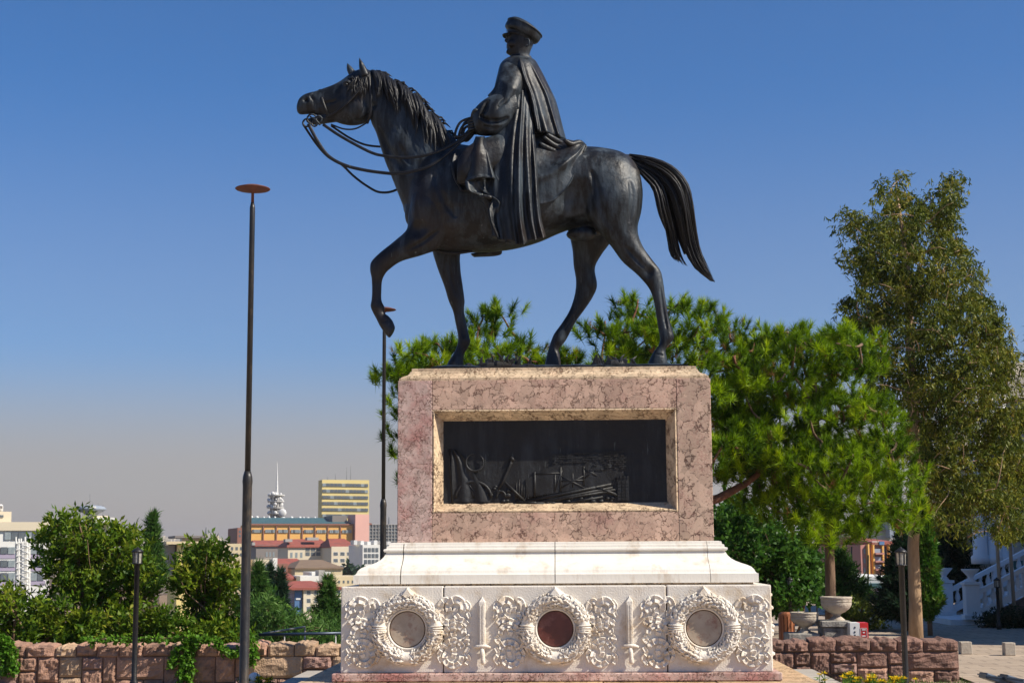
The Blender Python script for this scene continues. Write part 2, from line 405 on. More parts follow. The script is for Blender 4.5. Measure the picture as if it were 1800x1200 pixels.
M['yellow_bush'] = leafmat('yellow_bush', [(.10, .14, .02), (.17, .21, .03), (.22, .24, .04)], .3)
M['petal'] = leafmat('yellow_petals', [(.75, .52, .01), (.85, .66, .02)], .3)
M['grass'] = leafmat('grass_blades', [(.05, .12, .015), (.10, .19, .025)], .3)
M['red_plastic'] = pmat('red_paint', (.62, .025, .025), (.55, .02, .02), 5, .4)
M['white_paint'] = pmat('white_paint', (.78, .77, .74), (.70, .69, .66), 5, .5)
M['wood_bin'] = pmat('wood_slats', (.35, .12, .045), (.25, .085, .03), 8, .6)
M['urn'] = pmat('urn_stone', (.52, .45, .36), (.38, .32, .25), 8, .85, bump=.5, bscale=50, c3=(.22, .18, .14), s3=6)
M['block'] = pmat('old_block', (.40, .37, .32), (.22, .20, .175), 7, .9, bump=.7, bscale=30, c3=(.10, .09, .08), s3=5)
M['museum'] = pmat('museum_stone', (.62, .55, .45), (.55, .48, .39), 2, .8, bump=.2)
M['museum_white'] = pmat('museum_white', (.78, .78, .78), (.70, .70, .71), 2, .7, bump=.15)
M['museum_dark'] = pmat('museum_basement', (.16, .12, .105), (.11, .085, .075), 5, .85, bump=.4)
M['dark_opening'] = pmat('dark_opening', (.012, .012, .014), (.018, .018, .02), 3, .3)
M['green_board'] = pmat('green_board', (.03, .14, .13), (.025, .11, .105), 3, .5)
M['pole_metal'] = pmat('flagpole_metal', (.40, .34, .27), (.32, .27, .22), 5, .5, metal=.1)
M['blue_rail'] = pmat('blue_rail', (.035, .055, .09), (.025, .04, .07), 5, .35, metal=.3)
M['steel'] = pmat('grey_steel', (.30, .30, .29), (.22, .22, .21), 6, .4, metal=.5)
M['bollard'] = pmat('bollard_stone', (.46, .40, .32), (.36, .31, .25), 12, .85, bump=.5)
M['earth'] = pmat('earth', (.20, .15, .09), (.09, .11, .045), .05, .95, bump=.4, c3=(.24, .18, .11), s3=.3)
M['hillgrass'] = pmat('dry_hill', (.36, .27, .15), (.26, .19, .10), .06, .95, bump=.5, c3=(.10, .10, .05), s3=.05)
def paving_mat():
    m, N, L, b = nodes('paving')
    b.inputs['Roughness'].default_value = .85
    tc = N.new('ShaderNodeTexCoord')
    br = N.new('ShaderNodeTexBrick'); br.inputs['Scale'].default_value = 1.0
    br.inputs['Color1'].default_value = (.42, .33, .245, 1); br.inputs['Color2'].default_value = (.35, .27, .20, 1); br.inputs['Mortar'].default_value = (.21, .165, .125, 1)
    br.inputs['Mortar Size'].default_value = .018; br.inputs['Brick Width'].default_value = .62; br.inputs['Row Height'].default_value = .34
    L.new(tc.outputs['Object'], br.inputs[0])
    nz = N.new('ShaderNodeTexNoise'); nz.inputs['Scale'].default_value = .9; nz.inputs['Detail'].default_value = 8
    L.new(tc.outputs['Object'], nz.inputs[0])
    mr = N.new('ShaderNodeMapRange'); mr.inputs[3].default_value = .72; mr.inputs[4].default_value = 1.22
    L.new(nz.outputs[0], mr.inputs[0])
    hs = N.new('ShaderNodeHueSaturation'); L.new(mr.outputs[0], hs.inputs['Value']); L.new(br.outputs[0], hs.inputs['Color'])
    L.new(hs.outputs[0], b.inputs['Base Color'])
    bp = N.new('ShaderNodeBump'); bp.inputs['Strength'].default_value = .4; bp.inputs['Distance'].default_value = .01
    L.new(br.outputs['Fac'], bp.inputs['Height']); bp.invert = True; L.new(bp.outputs[0], b.inputs['Normal'])
    return m
M['paving'] = paving_mat()

# ================================================================== THE SETTING
GZ = -0.10                                          # level of the paved hilltop
def ground_z(x, y):
    yb = 11.0 + 46.0 * min(1, max(0, (x - 1.5) / 6.0))   # edge of the hilltop: close on the left, far off on the right
    t = min(1, max(0, (y - yb) / 130.0)); s = t * t * (3 - 2 * t)
    z = GZ - .03 - 27.0 * s
    far = min(1, max(0, (y - 900) / 3600.0))
    z += far ** 1.3 * (74 + 9 * sin(x * .0011) + 6 * sin(x * .0037 + 1))
    hx = math.exp(-((x - 0.265 * y) / (40 + .10 * y)) ** 2) * min(1, max(0, (y - 330) / 260.0))
    z += hx * 47 * (1 if y < 1500 else max(0, 1 - (y - 1500) / 1500))
    return z
ys = np.concatenate([np.linspace(-40, 20, 13), np.linspace(24, 200, 34), np.geomspace(215, 9000, 46)])
us = np.linspace(-1, 1, 91); us = np.sign(us) * abs(us) ** 2.0
V = []; Fc = []
for y in ys:
    for u in us:
        x = (u * 220 if y < 60 else u * (220 + (y - 60) * 1.2)); V.append((x, y, ground_z(x, y)))
n = len(us)
for i in range(len(ys) - 1):
    for j in range(n - 1): Fc.append((i * n + j, i * n + j + 1, (i + 1) * n + j + 1, (i + 1) * n + j))
tag(MB().add(V, Fc).build('ground', M['earth'], smooth=True), kind='structure')
mb = MB()
mb.add([(-30, -30, GZ), (45, -30, GZ), (45, 5.2, GZ), (-30, 5.2, GZ)], [(0, 1, 2, 3)])
mb.add([(5.6, 5.2, GZ), (45, 5.2, GZ), (45, 48, GZ), (7.5, 48, GZ)], [(0, 1, 2, 3)])
mb.add([(2.3, 6.3, GZ), (5.6, 6.3, GZ), (6.6, 27, GZ), (4.3, 27, GZ)], [(0, 1, 2, 3)])
tag(mb.build('plaza_paving', M['paving']), kind='structure')

# ================================================================== PEDESTAL
ped = thing('monument_pedestal', 'pink breccia and white marble monument pedestal under the bronze horse', 'pedestal', (0, 1.45, GZ))
def rect_moulding(prof, cx, cy, n_div=1):
    """profile list of (half width, half depth, z) swept as a mitred rectangle"""
    V = []; Fc = []
    for hw, hd, z in prof: V += [(cx - hw, cy - hd, z), (cx + hw, cy - hd, z), (cx + hw, cy + hd, z), (cx - hw, cy + hd, z)]
    for i in range(len(prof) - 1):
        for k in range(4): Fc.append((i * 4 + k, i * 4 + (k + 1) % 4, i * 4 + 4 + (k + 1) % 4, i * 4 + 4 + k))
    Fc.append((3, 2, 1, 0)); L = (len(prof) - 1) * 4; Fc.append((L, L + 1, L + 2, L + 3))
    return MB().add(V, Fc)
CY = 1.45
def R4(name, mat, hw, y0, z0, z1, bevel=.01, y1=None):
    return B(name, mat, ped, -hw, hw, y0, y1 if y1 is not None else 2 * CY - y0, z0, z1, bevel)
R4('lower_step', M['slab'], 3.35, -1.75, GZ - .3, .13, .015)
# upper step of breccia flags, each flag its own piece
edges = [-2.66, -1.72, -.55, .48, 1.63, 2.66]
for i in range(5):
    B('step_flag', M['step_stone'], ped, edges[i] + .002, edges[i + 1] - .002, -.80, 3.68, .132, .355 + random.uniform(-.003, .003), .012)
R4('plinth_slab', M['breccia_red'], 2.30, -.07, .36, .443, .012)

# carved marble block in three pieces with open joints
joints = [-2.218, -1.155, 1.145, 2.218]
for i in range(3):
    B('plinth_block', M['marble_carved'], ped, joints[i] + (.005 if i else 0), joints[i + 1] - (.005 if i < 2 else 0), 0, 2 * CY, .4435, 1.322, .012)
B('joint_core', M['joint'], ped, -2.15, 2.15, .03, 2 * CY - .03, .445, 1.31)
R4('joint_bed', M['breccia_pale'], 2.06, .17, 1.322, 1.345, 0)
# base moulding: cyma sweeping up from the fascia to the shaft; three stones with fine joints
cy_pts = [(2.085, 1.452), (2.072, 1.480), (2.045, 1.507), (2.00, 1.528), (1.95, 1.545), (1.90, 1.566), (1.858, 1.592), (1.828, 1.622), (1.808, 1.655), (1.800, 1.672)]
fil = [(1.822, 1.676), (1.830, 1.690), (1.826, 1.706), (1.800, 1.712), (1.796, 1.738), (1.776, 1.742), (1.770, 1.770), (1.74, 1.776)]
full = [(2.112, 1.345), (2.112, 1.437), (2.097, 1.440)] + cy_pts + fil
def mould_piece(xa, xb, cut_l, cut_r):
    """part of the moulding between x=xa and x=xb: front and back profile, closed at the joints"""
    rows = []
    for w, z in full:
        d = 2.112 - w; y0 = .13 + d; y1 = 2 * CY - y0
        l = -w if cut_l is None else cut_l; r = w if cut_r is None else cut_r
        rows.append([(l, y0, z), (r, y0, z), (r, y1, z), (l, y1, z)])
    V = [p for r in rows for p in r]; Fc = []
    for i in range(len(rows) - 1):
        for k in range(4): Fc.append((i * 4 + k, i * 4 + (k + 1) % 4, i * 4 + 4 + (k + 1) % 4, i * 4 + 4 + k))
    Fc.append((3, 2, 1, 0)); L = (len(rows) - 1) * 4; Fc.append((L, L + 1, L + 2, L + 3))
    return MB().add(V, Fc).build('base_moulding', M['marble'], ped)
mould_piece(0, 0, None, -1.622); mould_piece(0, 0, -1.612, -.004); mould_piece(0, 0, .004, 1.612); mould_piece(0, 0, 1.617, None)
MB().box(-1.77, 1.77, .49, 2 * CY - .49, 1.35, 1.66).build('joint_core', M['joint'], ped)

# shaft: core, two stiles, two rails, four splayed reveals, cap
SW, ST, SB = 1.704, 3.531, 1.776
OX0, OX1, OZ0, OZ1 = -1.327, 1.332, 2.090, 3.212
PX0, PX1, PZ0, PZ1, PY = -1.236, 1.240, 2.182, 3.118, .80
B('shaft_core', M['breccia'], ped, -1.69, 1.69, .86, 2 * CY - .605, SB, ST - .01)
B('shaft_stile', M['breccia_red'], ped, -SW, OX0 - .002, .6, 2 * CY - .6, SB, ST, .006)
B('shaft_stile', M['breccia_big'], ped, OX1 + .002, SW, .6, 2 * CY - .6, SB, ST, .006)
B('shaft_rail', M['breccia'], ped, OX0, OX1, .602, .858, OZ1, ST, .005)
B('shaft_rail', M['breccia'], ped, OX0, OX1, .602, .858, SB, OZ0, .005)
def reveal(a, b, c, d, mat):
    q = [Vector(p) for p in (a, b, c, d)]
    nrm = (q[1] - q[0]).cross(q[2] - q[0]).normalized() * .02
    MB().add(q + [p - nrm for p in q], [(0, 1, 2, 3), (7, 6, 5, 4), (0, 4, 5, 1), (1, 5, 6, 2), (2, 6, 7, 3), (3, 7, 4, 0)]).build('panel_reveal', mat, ped)
yo = .606
reveal((OX0, yo, OZ1), (OX1, yo, OZ1), (PX1, PY, PZ1), (PX0, PY, PZ1), M['breccia_pale'])
reveal((OX1, yo, OZ0), (OX0, yo, OZ0), (PX0, PY, PZ0), (PX1, PY, PZ0), M['breccia_pale'])
reveal((OX0, yo, OZ0), (OX0, yo, OZ1), (PX0, PY, PZ1), (PX0, PY, PZ0), M['breccia_pale'])
reveal((OX1, yo, OZ1), (OX1, yo, OZ0), (PX1, PY, PZ0), (PX1, PY, PZ1), M['breccia_pale'])
cap = [(1.690, ST + .003), (1.690, ST + .028), (1.672, ST + .034), (1.664, ST + .048), (1.640, ST + .058), (1.606, ST + .072), (1.588, ST + .092), (1.580, ST + .112), (1.566, ST + .118), (1.566, ST + .148), (1.55, ST + .152)]
rect_moulding([(w, (CY - .6) - (SW - w), z) for w, z in cap], 0, CY).build('cap_moulding', M['breccia_pale'], ped)

# bronze relief panel
rel = MB().box(PX0 - .01, PX1 + .01, PY - .012, PY + .05, PZ0 - .01, PZ1 + .01).build('bronze_relief', M['relief'], ped)
def RP(zx, zy, y=PY - .012):
    u = (zx - 107) / 1593.0; v = (zy - 135) / 605.0
    return Vector((PX0 + u * (PX1 - PX0), y, PZ1 - v * (PZ1 - PZ0)))
def rel_tube(pts, r, mbx, y=PY - .014, n=6): mbx.tube([RP(a, b, y) for a, b in pts], r, n)
mb = MB(); rel_tube([(158, 345), (172, 540), (186, 738)], [.010, .014, .017], mb)
mb.build('relief_flagpole', M['relief'], rel, True)
fl = [(165, 345), (210, 390), (250, 500), (300, 600), (370, 680), (435, 712)]
mb = MB(); mb.tube([RP(*p, PY - .016) for p in crom(fl, 5)], .009, 6)
# hanging flag cloth with soft folds
V = []; Fc = []
for i in range(13):
    for j in range(15):
        u, v = i / 12, j / 14
        xl = 170 + 18 * v; xr = 200 + 250 * (v ** .8)
        zx = xl + (xr - xl) * u; zy = 360 + 360 * v - 20 * u * (1 - v)
        V.append(RP(zx, zy, PY - .016 - .012 * (1 + sin(u * 13 + v * 4))))
for i in range(12):
    for j in range(14): Fc.append((i * 15 + j, i * 15 + j + 1, i * 15 + 16 + j, i * 15 + 15 + j))
mb.add(V, Fc); mb.build('relief_flag', M['relief'], rel, True)
mb = MB()
arc = [(340 + 62 * cos(a), 440 + 62 * sin(a)) for a in np.linspace(-.9, 4.6, 18)]
mb.tube([RP(a, b, PY - .035) for a, b in arc], [.004 + .010 * sin(pi * i / 17) for i in range(18)], 6)
for k in range(5):
    a = 2 * pi * k / 5; mb.tube([RP(400, 425, PY - .034), RP(400 + 20 * cos(a), 425 + 20 * sin(a), PY - .03)], [.008, .001], 4)
mb.build('relief_crescent', M['relief'], rel, True)
mb = MB()
rel_tube([(500, 650), (545, 560), (585, 470), (606, 415)], [.016, .018, .021, .028], mb); rel_tube([(595, 428), (614, 412)], .034, mb)
mb.build('relief_cannon', M['relief'], rel, True)
mb = MB()
mb.tube([RP(330 + 125 * cos(a), 690 + 115 * sin(a), PY - .02) for a in np.linspace(pi, 2 * pi, 14)], .017, 6)
for k in range(6):
    a = pi + pi * (k + .5) / 6; rel_tube([(330, 690), (330 + 118 * cos(a), 690 + 108 * sin(a))], .008, mb)
mb.build('relief_wheel', M['relief'], rel, True)
mb = MB()
for a, b, r in [((680, 722), (1300, 602), .018), ((700, 740), (1310, 625), .016), ((720, 735), (1290, 650), .015), ((555, 585), (692, 718), .017), ((630, 720), (830, 735), .02),
                ((960, 735), (1240, 690), .014), ((1190, 620), (1345, 680), .018), ((1100, 660), (1330, 640), .012), ((800, 720), (960, 690), .015)]:
    rel_tube([a, b], r, mb, PY - .02)
mb.build('relief_beams', M['relief'], rel, True)
mb = MB()
for x, y0, y1, r in [(945, 478, 650, .014), (1108, 475, 612, .013), (762, 510, 690, .015), (905, 530, 650, .012), (1030, 520, 620, .01)]: rel_tube([(x, y0), (x, y1)], r, mb, PY - .018)
for a, b in [((945, 540), (1108, 625)), ((945, 625), (1108, 540)), ((945, 575), (1110, 572)), ((905, 640), (955, 500)), ((1110, 490), (1200, 540)), ((1110, 560), (1190, 500)), ((770, 525), (945, 520))]: rel_tube([a, b], .010, mb, PY - .02)
for k in range(14):
    x = 640 + k * 18 + random.uniform(-4, 4); rel_tube([(x - 6, 700), (x + random.uniform(-6, 8), 560 + random.uniform(0, 45))], [.016, .004], mb, PY - .012)
mb.build('relief_scaffold', M['relief'], rel, True)
mb = MB(); q_ = [(700, 560), (880, 470), (900, 425), (1000, 405), (1120, 395), (1190, 372), (1385, 372), (1388, 540), (1330, 560), (1320, 600), (700, 690)]
V = [RP(a, b, PY - .012) for a, b in q_] + [RP(a, b, PY - .024) for a, b in q_]; n = len(q_)
mb.add(V, [tuple(range(2 * n - 1, n - 1, -1))] + [(k, (k + 1) % n, n + (k + 1) % n, n + k) for k in range(n)]).build('relief_ruined_wall', M['relief'], rel)
mb = MB()
for r in range(9):
    for c in range(22):
        x = 890 + c * 24 + (12 if r % 2 else 0); y = 382 + r * 15 - (c * .9)
        if x > 1385 or (r > 4 and x < 1150) or random.random() < .22: continue
        p = RP(x, y); mb.box(p.x, p.x + .030 + random.random() * .012, p.y - .012 - random.uniform(.004, .014), p.y - .011, p.z - .017, p.z)
tag(mb.build('relief_brickwork', M['relief'], rel), kind='stuff')
mb = MB()
p = RP(1340, 720); q = RP(1425, 548); mb.box(p.x, q.x, p.y - .022, p.y, p.z, q.z)
for k in range(4):
    a = RP(1338 + k * 24, 560); mb.box(a.x, a.x + .022, a.y - .03, a.y, a.z, a.z + .025)
for r in range(6):
    for c in range(3):
        a = RP(1345 + c * 27, 580 + r * 23); mb.box(a.x, a.x + .034, a.y - .027, a.y - .02, a.z - .028, a.z)
mb.build('relief_tower', M['relief'], rel)
mb = MB()
for k in range(46):
    x = random.uniform(450, 1320); y = random.uniform(690, 738) if x > 640 else random.uniform(610, 735)
    a = RP(x, y); s = random.uniform(.010, .030); mb.ball((a.x, a.y, a.z), (s * 1.4, s * .8, s), 7, 5)
mb.tube([RP(525 + 32 * cos(t), 690 + 45 * sin(t), PY - .02) for t in np.linspace(pi, 2 * pi, 9)], .014, 6)
tag(mb.build('relief_rubble', M['relief'], rel, True), kind='stuff')

# carved wreaths with stone discs
def wreath(cx, disc_mat, lab):
    cz = .885
    t = MB(); n, m = 64, 12; V = []; Fc = []
    for i in range(n):
        a = 2 * pi * i / n
        for k in range(m):
            b = 2 * pi * k / m; r = .292 + .066 * cos(b)
            V.append((cx + r * cos(a), -.024 - .066 * sin(b), cz + r * sin(a)))
    for i in range(n):
        for k in range(m): Fc.append((i * m + k, i * m + (k + 1) % m, ((i + 1) % n) * m + (k + 1) % m, ((i + 1) % n) * m + k))
    t.add(V, Fc)
    w = t.build('wreath', M['marble_carved'], ped, True)
    # laurel leaves lying over one another along the ring, running up from the foot on both sides
    lv = MB()
    for side in (-1, 1):
        for q in range(34):
            a0 = -pi / 2 + side * (.10 + q / 33 * (pi - .2))
            if abs(abs(a0 + pi / 2) - pi / 2) < .17: continue
            for lane in range(5):
                b = radians(18 + lane * 36) + random.uniform(-.2, .2); a = a0 + random.uniform(-.04, .04)
                def pt(aa, bb, h): r = .292 + (.066 + h) * cos(bb); return Vector((cx + r * cos(aa), -.024 - (.066 + h) * sin(bb), cz + r * sin(aa)))
                L = side * random.uniform(.15, .21); wd = random.uniform(.26, .36); tip = random.uniform(.012, .026)
                p0, p1, p2, p3, pm = pt(a, b, 0), pt(a + L * .5, b - wd, .008), pt(a + L, b + random.uniform(-.2, .2), tip), pt(a + L * .5, b + wd, .008), pt(a + L * .5, b, .020)
                lv.add([p0, p1, p2, p3, pm], [(0, 1, 4), (1, 2, 4), (2, 3, 4), (3, 0, 4)])
    tag(lv.build('laurel_leaves', M['marble_carved'], w), kind='stuff')
    # bands wound round the wreath at both sides
    for s in (0, pi):
        for q in range(4):
            a = s + (q - 1.5) * .075
            MB().tube([(cx + (.292 + .072 * cos(b)) * cos(a), -.024 - .072 * sin(b), cz + (.292 + .072 * cos(b)) * sin(a)) for b in np.linspace(-.5, pi + .5, 12)], .010, 6).build('wreath_band', M['marble_carved'], w, True)
    # knot above
    MB().add([(cx - .13, 0, cz + .335), (cx + .13, 0, cz + .335), (cx, 0, cz + .432), (cx - .05, -.085, cz + .345), (cx + .05, -.085, cz + .345), (cx, -.075, cz + .415)],
             [(0, 1, 4, 3), (0, 3, 5, 2), (1, 2, 5, 4), (3, 4, 5), (0, 2, 1)]).build('wreath_knot', M['marble_carved'], w)
    r2 = MB(); prof = [(.186, .000), (.190, .030), (.204, .036), (.212, .022), (.224, .030), (.240, .010)]
    V = []; Fc = []; n = 56
    for r, y in prof:
        for k in range(n): V.append((cx + r * cos(2 * pi * k / n), -y, cz + r * sin(2 * pi * k / n)))
    for i in range(len(prof) - 1):
        for k in range(n): Fc.append((i * n + k, i * n + (k + 1) % n, (i + 1) * n + (k + 1) % n, (i + 1) * n + k))
    r2.add(V, Fc).build('disc_rim', M['marble_carved'], w, True)
    V = [(cx, -.020, cz)]; n = 48
    for k in range(n): V.append((cx + .176 * cos(2 * pi * k / n), -.016, cz + .176 * sin(2 * pi * k / n)))
    for k in range(n): V.append((cx + .182 * cos(2 * pi * k / n), .01, cz + .182 * sin(2 * pi * k / n)))
    Fc = [(0, 1 + (k + 1) % n, 1 + k) for k in range(n)] + [(1 + k, 1 + (k + 1) % n, 1 + n + (k + 1) % n, 1 + n + k) for k in range(n)]
    d = MB().add(V, Fc).build('stone_disc', disc_mat, w); d['label'] = lab
    V = []; Fc = []
    for r in (.1785, .1875):
        for k in range(n): V.append((cx + r * cos(2 * pi * k / n), -.004, cz + r * sin(2 * pi * k / n)))
    for k in range(n): Fc.append((k, (k + 1) % n, n + (k + 1) % n, n + k))
    MB().add(V, Fc).build('disc_groove', M['joint'], w)
    return w
wreath(-1.527, M['disc_pale'], 'pale veined disc in the left wreath')
wreath(-.001, M['disc_red'], 'dark red disc in the middle wreath')
wreath(1.523, M['disc_pale'], 'pale veined disc in the right wreath')
def sword(cx):
    w = .036
    bl = MB().add([(cx - w, -.002, .725), (cx + w, -.002, .725), (cx + w, -.002, 1.165), (cx - w, -.002, 1.165), (cx, -.002, 1.215),
                   (cx - w * .8, -.052, .725), (cx + w * .8, -.052, .725), (cx + w * .8, -.052, 1.16), (cx - w * .8, -.052, 1.16), (cx, -.03, 1.205)],
                  [(0, 1, 6, 5), (1, 2, 7, 6), (0, 5, 8, 3), (5, 6, 7, 8), (2, 4, 9, 7), (4, 3, 8, 9), (8, 7, 9)]).build('sword_blade', M['marble_carved'], ped)
    for s in (-1, 1): MB().box(cx + s * .013 - .006, cx + s * .013 + .006, -.060, -.050, .74, 1.13).build('blade_rib', M['marble_carved'], bl)
    V = MB(); V.tube([(cx - .085, -.03, .700), (cx - .05, -.045, .712), (cx, -.05, .716), (cx + .05, -.045, .712), (cx + .085, -.03, .700)], [.012, .018, .021, .018, .012], 8)
    V.build('sword_guard', M['marble_carved'], ped, True)
    MB().tube([(cx, -.04, .70), (cx + .004, -.045, .64), (cx + .008, -.045, .59), (cx + .012, -.045, .545), (cx + .013, -.045, .53)], [.020, .026, .023, .027, .016], 10).build('sword_grip', M['marble_carved'], ped, True)
sword(-.755); sword(.763)
def ribbon(cx, mir, seed, sc=1.0):
    rs = random.Random(seed); g = MB(); z0 = .50
    def band(pts, wd, h, pleats, ph=0):
        c = crom(pts, 9); n = len(c); V = []; Fc = []
        for i in range(n):
            d = c[min(i + 1, n - 1)] - c[max(i - 1, 0)]; d = d / (np.linalg.norm(d) + 1e-9); nx = np.array([-d[1], d[0]])
            t = i / (n - 1); saw = (t * pleats * .72 + ph) % 1.0
            hh = h * (1.0 - .55 * saw if saw < .62 else .38) * (.75 + .25 * sin(pi * t))
            k = wd * 1.5 * (.85 + .15 * sin(pi * t)); hh *= .88
            for s, y in ((-1, .0), (-.75, hh), (.0, hh * .72), (.75, hh), (1, .0)):
                q = c[i] + nx * s * k / 2; V.append((cx + mir * q[0] * sc, -y - .001, z0 + q[1]))
        for i in range(n - 1):
            for k in range(4): Fc.append((i * 5 + k, i * 5 + k + 1, i * 5 + 6 + k, i * 5 + 5 + k))
        Fc.append((0, 1, 2, 3, 4)); Fc.append(tuple((n - 1) * 5 + k for k in (4, 3, 2, 1, 0)))
        g.add(V, Fc)
    def arc(x, z, rx, rz, a0, a1, n=7):
        return [(x + rx * cos(radians(a)), z + rz * sin(radians(a))) for a in np.linspace(a0, a1, n)]
    j = lambda s=.01: rs.uniform(-s, s)
    band(arc(-.03 + j(), .595 + j(), .085, .085, 215, -25), .060, .062, 5, j(.3))
    band(arc(.105 + j(), .600 + j(), .055, .075, 135, -110), .050, .055, 4, j(.3))
    band([(-.175, .50 + j()), (-.150, .56), (-.165, .62), (-.125, .67 + j())], .036, .05, 3)
    band([(-.02, .60), (-.01, .55), (-.045, .50), (-.05, .46)], .045, .05, 3, j(.3))
    band([(-.15, .43), (-.09, .475), (.0, .465), (.08, .45), (.145, .50)], .052, .055, 6, j(.3))
    band(arc(-.01 + j(), .345 + j(), .105, .085, 185, -10), .050, .052, 6, j(.3))
    band([(.01, .45), (.0, .40), (.015, .36), (.0, .31)], .050, .045, 4, j(.3))
    band([(-.12, .31), (-.145, .28), (-.10, .235)], .045, .06, 3)
    band(arc(.0 + j(), .185 + j(), .10, .075, 180, 0), .050, .050, 6, j(.3))
    band(arc(.01 + j(), .105 + j(), .095, .085, 170, 395), .050, .055, 7, j(.3))
    band([(.0, .26), (.01, .21), (-.005, .16), (.01, .10)], .046, .040, 4, j(.3))
    band([(-.16, .20), (-.13, .14), (-.165, .09), (-.13, .03)], .036, .048, 3)
    band([(.13, .30), (.165, .25), (.14, .19), (.17, .13), (.14, .05)], .036, .048, 5)
    for k in range(7):
        g.ball((cx + mir * rs.uniform(-.17, .17) * sc, -.03, z0 + rs.uniform(.02, .68)), (.012, .03, .012), 6, 5)
    g.build('carved_ribbon', M['marble_carved'], ped)
ribbon(-1.99, 1, 1, .98); ribbon(-1.045, -1, 2, .93); ribbon(-.475, 1, 3, .88); ribbon(.475, -1, 4, .88); ribbon(1.05, 1, 5, .93); ribbon(2.02, -1, 6, .95)
# carving on the right side face
g = MB(); rs = random.Random(9)
for k in range(60):
    g.ball((2.218, rs.uniform(.1, 2.8), rs.uniform(.56, 1.23)), (.045, .05, .028), 6, 5)
tag(g.build('side_carving', M['marble_carved'], ped), kind='stuff')

# ================================================================== EQUESTRIAN STATUE
SY = 1.45
statue = thing('equestrian_statue', 'dark bronze statue of a caped officer on a pacing horse atop the pedestal', 'statue', (0, SY, 3.68))
def loft_into(mb, rings, sub=5, n=26, ex=1.0):
    """rings of (ax, ay, bx, by, half depth, depth centre): an outline in the picture plane given body in depth"""
    R = crom(np.array(rings, float), sub); V = []; Fc = []
    for r in R:
        a = P(r[0], r[1], r[5]); b = P(r[2], r[3], r[5]); c = (a + b) / 2; u = (a - b) / 2
        for k in range(n):
            t = 2 * pi * k / n; ct, st = cos(t), sin(t)
            ct = math.copysign(abs(ct) ** ex, ct); st = math.copysign(abs(st) ** ex, st)
            p = c + u * ct; V.append((p[0], p[1] + r[4] * st, p[2]))
    m = len(R)
    for i in range(m - 1):
        for k in range(n): Fc.append((i * n + k, i * n + (k + 1) % n, (i + 1) * n + (k + 1) % n, (i + 1) * n + k))
    Fc.append(tuple(range(n - 1, -1, -1))); Fc.append(tuple((m - 1) * n + k for k in range(n)))
    mb.add(V, Fc)
def blob(mb, px, py, Y, rx, ry, rz): mb.ball(P(px, py, Y), (rx, ry, rz), 14, 10)
def remeshed(mb, voxel, smooth=6, factor=.5):
    me = bpy.data.meshes.new('tmp'); me.from_pydata(mb.v, [], mb.f); me.update()
    o = bpy.data.objects.new('tmp', me); COL.objects.link(o)
    m = o.modifiers.new('r', 'REMESH'); m.mode = 'VOXEL'; m.voxel_size = voxel; m.use_smooth_shade = True
    if smooth:
        s = o.modifiers.new('s', 'SMOOTH'); s.iterations = smooth; s.factor = factor
    dg = bpy.context.evaluated_depsgraph_get()
    out = bpy.data.meshes.new_from_object(o.evaluated_get(dg))
    bpy.data.objects.remove(o); bpy.data.meshes.remove(me)
    return out
def dent(me, spots):
    """spots of (point, radius, depth): push (depth>0 inwards) along the normal"""
    n = len(me.vertices); co = np.empty(n * 3, np.float32); no = np.empty(n * 3, np.float32)
    me.vertices.foreach_get('co', co); me.vertices.foreach_get('normal', no); co = co.reshape(-1, 3); no = no.reshape(-1, 3)
    for p, r, d in spots:
        q = np.linalg.norm(co - np.asarray(p, np.float32), axis=1) / r
        w = np.clip(1 - q * q, 0, 1) ** 2; co -= no * (w * d)[:, None]
    me.vertices.foreach_set('co', co.ravel()); me.update()
def groove(me, pts, r, d, step=1):
    """one smooth furrow along a polyline"""
    q = crom(np.array([list(p) for p in pts]), 4)
    n = len(me.vertices); co = np.empty(n * 3, np.float32); no = np.empty(n * 3, np.float32)
    me.vertices.foreach_get('co', co); me.vertices.foreach_get('normal', no); co = co.reshape(-1, 3); no = no.reshape(-1, 3)
    lo, hi = q.min(0) - r, q.max(0) + r; idx = np.where(((co > lo) & (co < hi)).all(1))[0]
    if len(idx) == 0: return
    best = np.full(len(idx), 9.0)
    for k, p in enumerate(q):
        f = sin(pi * (k + .5) / len(q)) ** .5; best = np.minimum(best, np.linalg.norm(co[idx] - p, axis=1) / (r * (.35 + .65 * f)))
    w = np.clip(1 - best * best, 0, 1) ** 2; co[idx] -= no[idx] * (w * d)[:, None]
    me.vertices.foreach_set('co', co.ravel()); me.update()

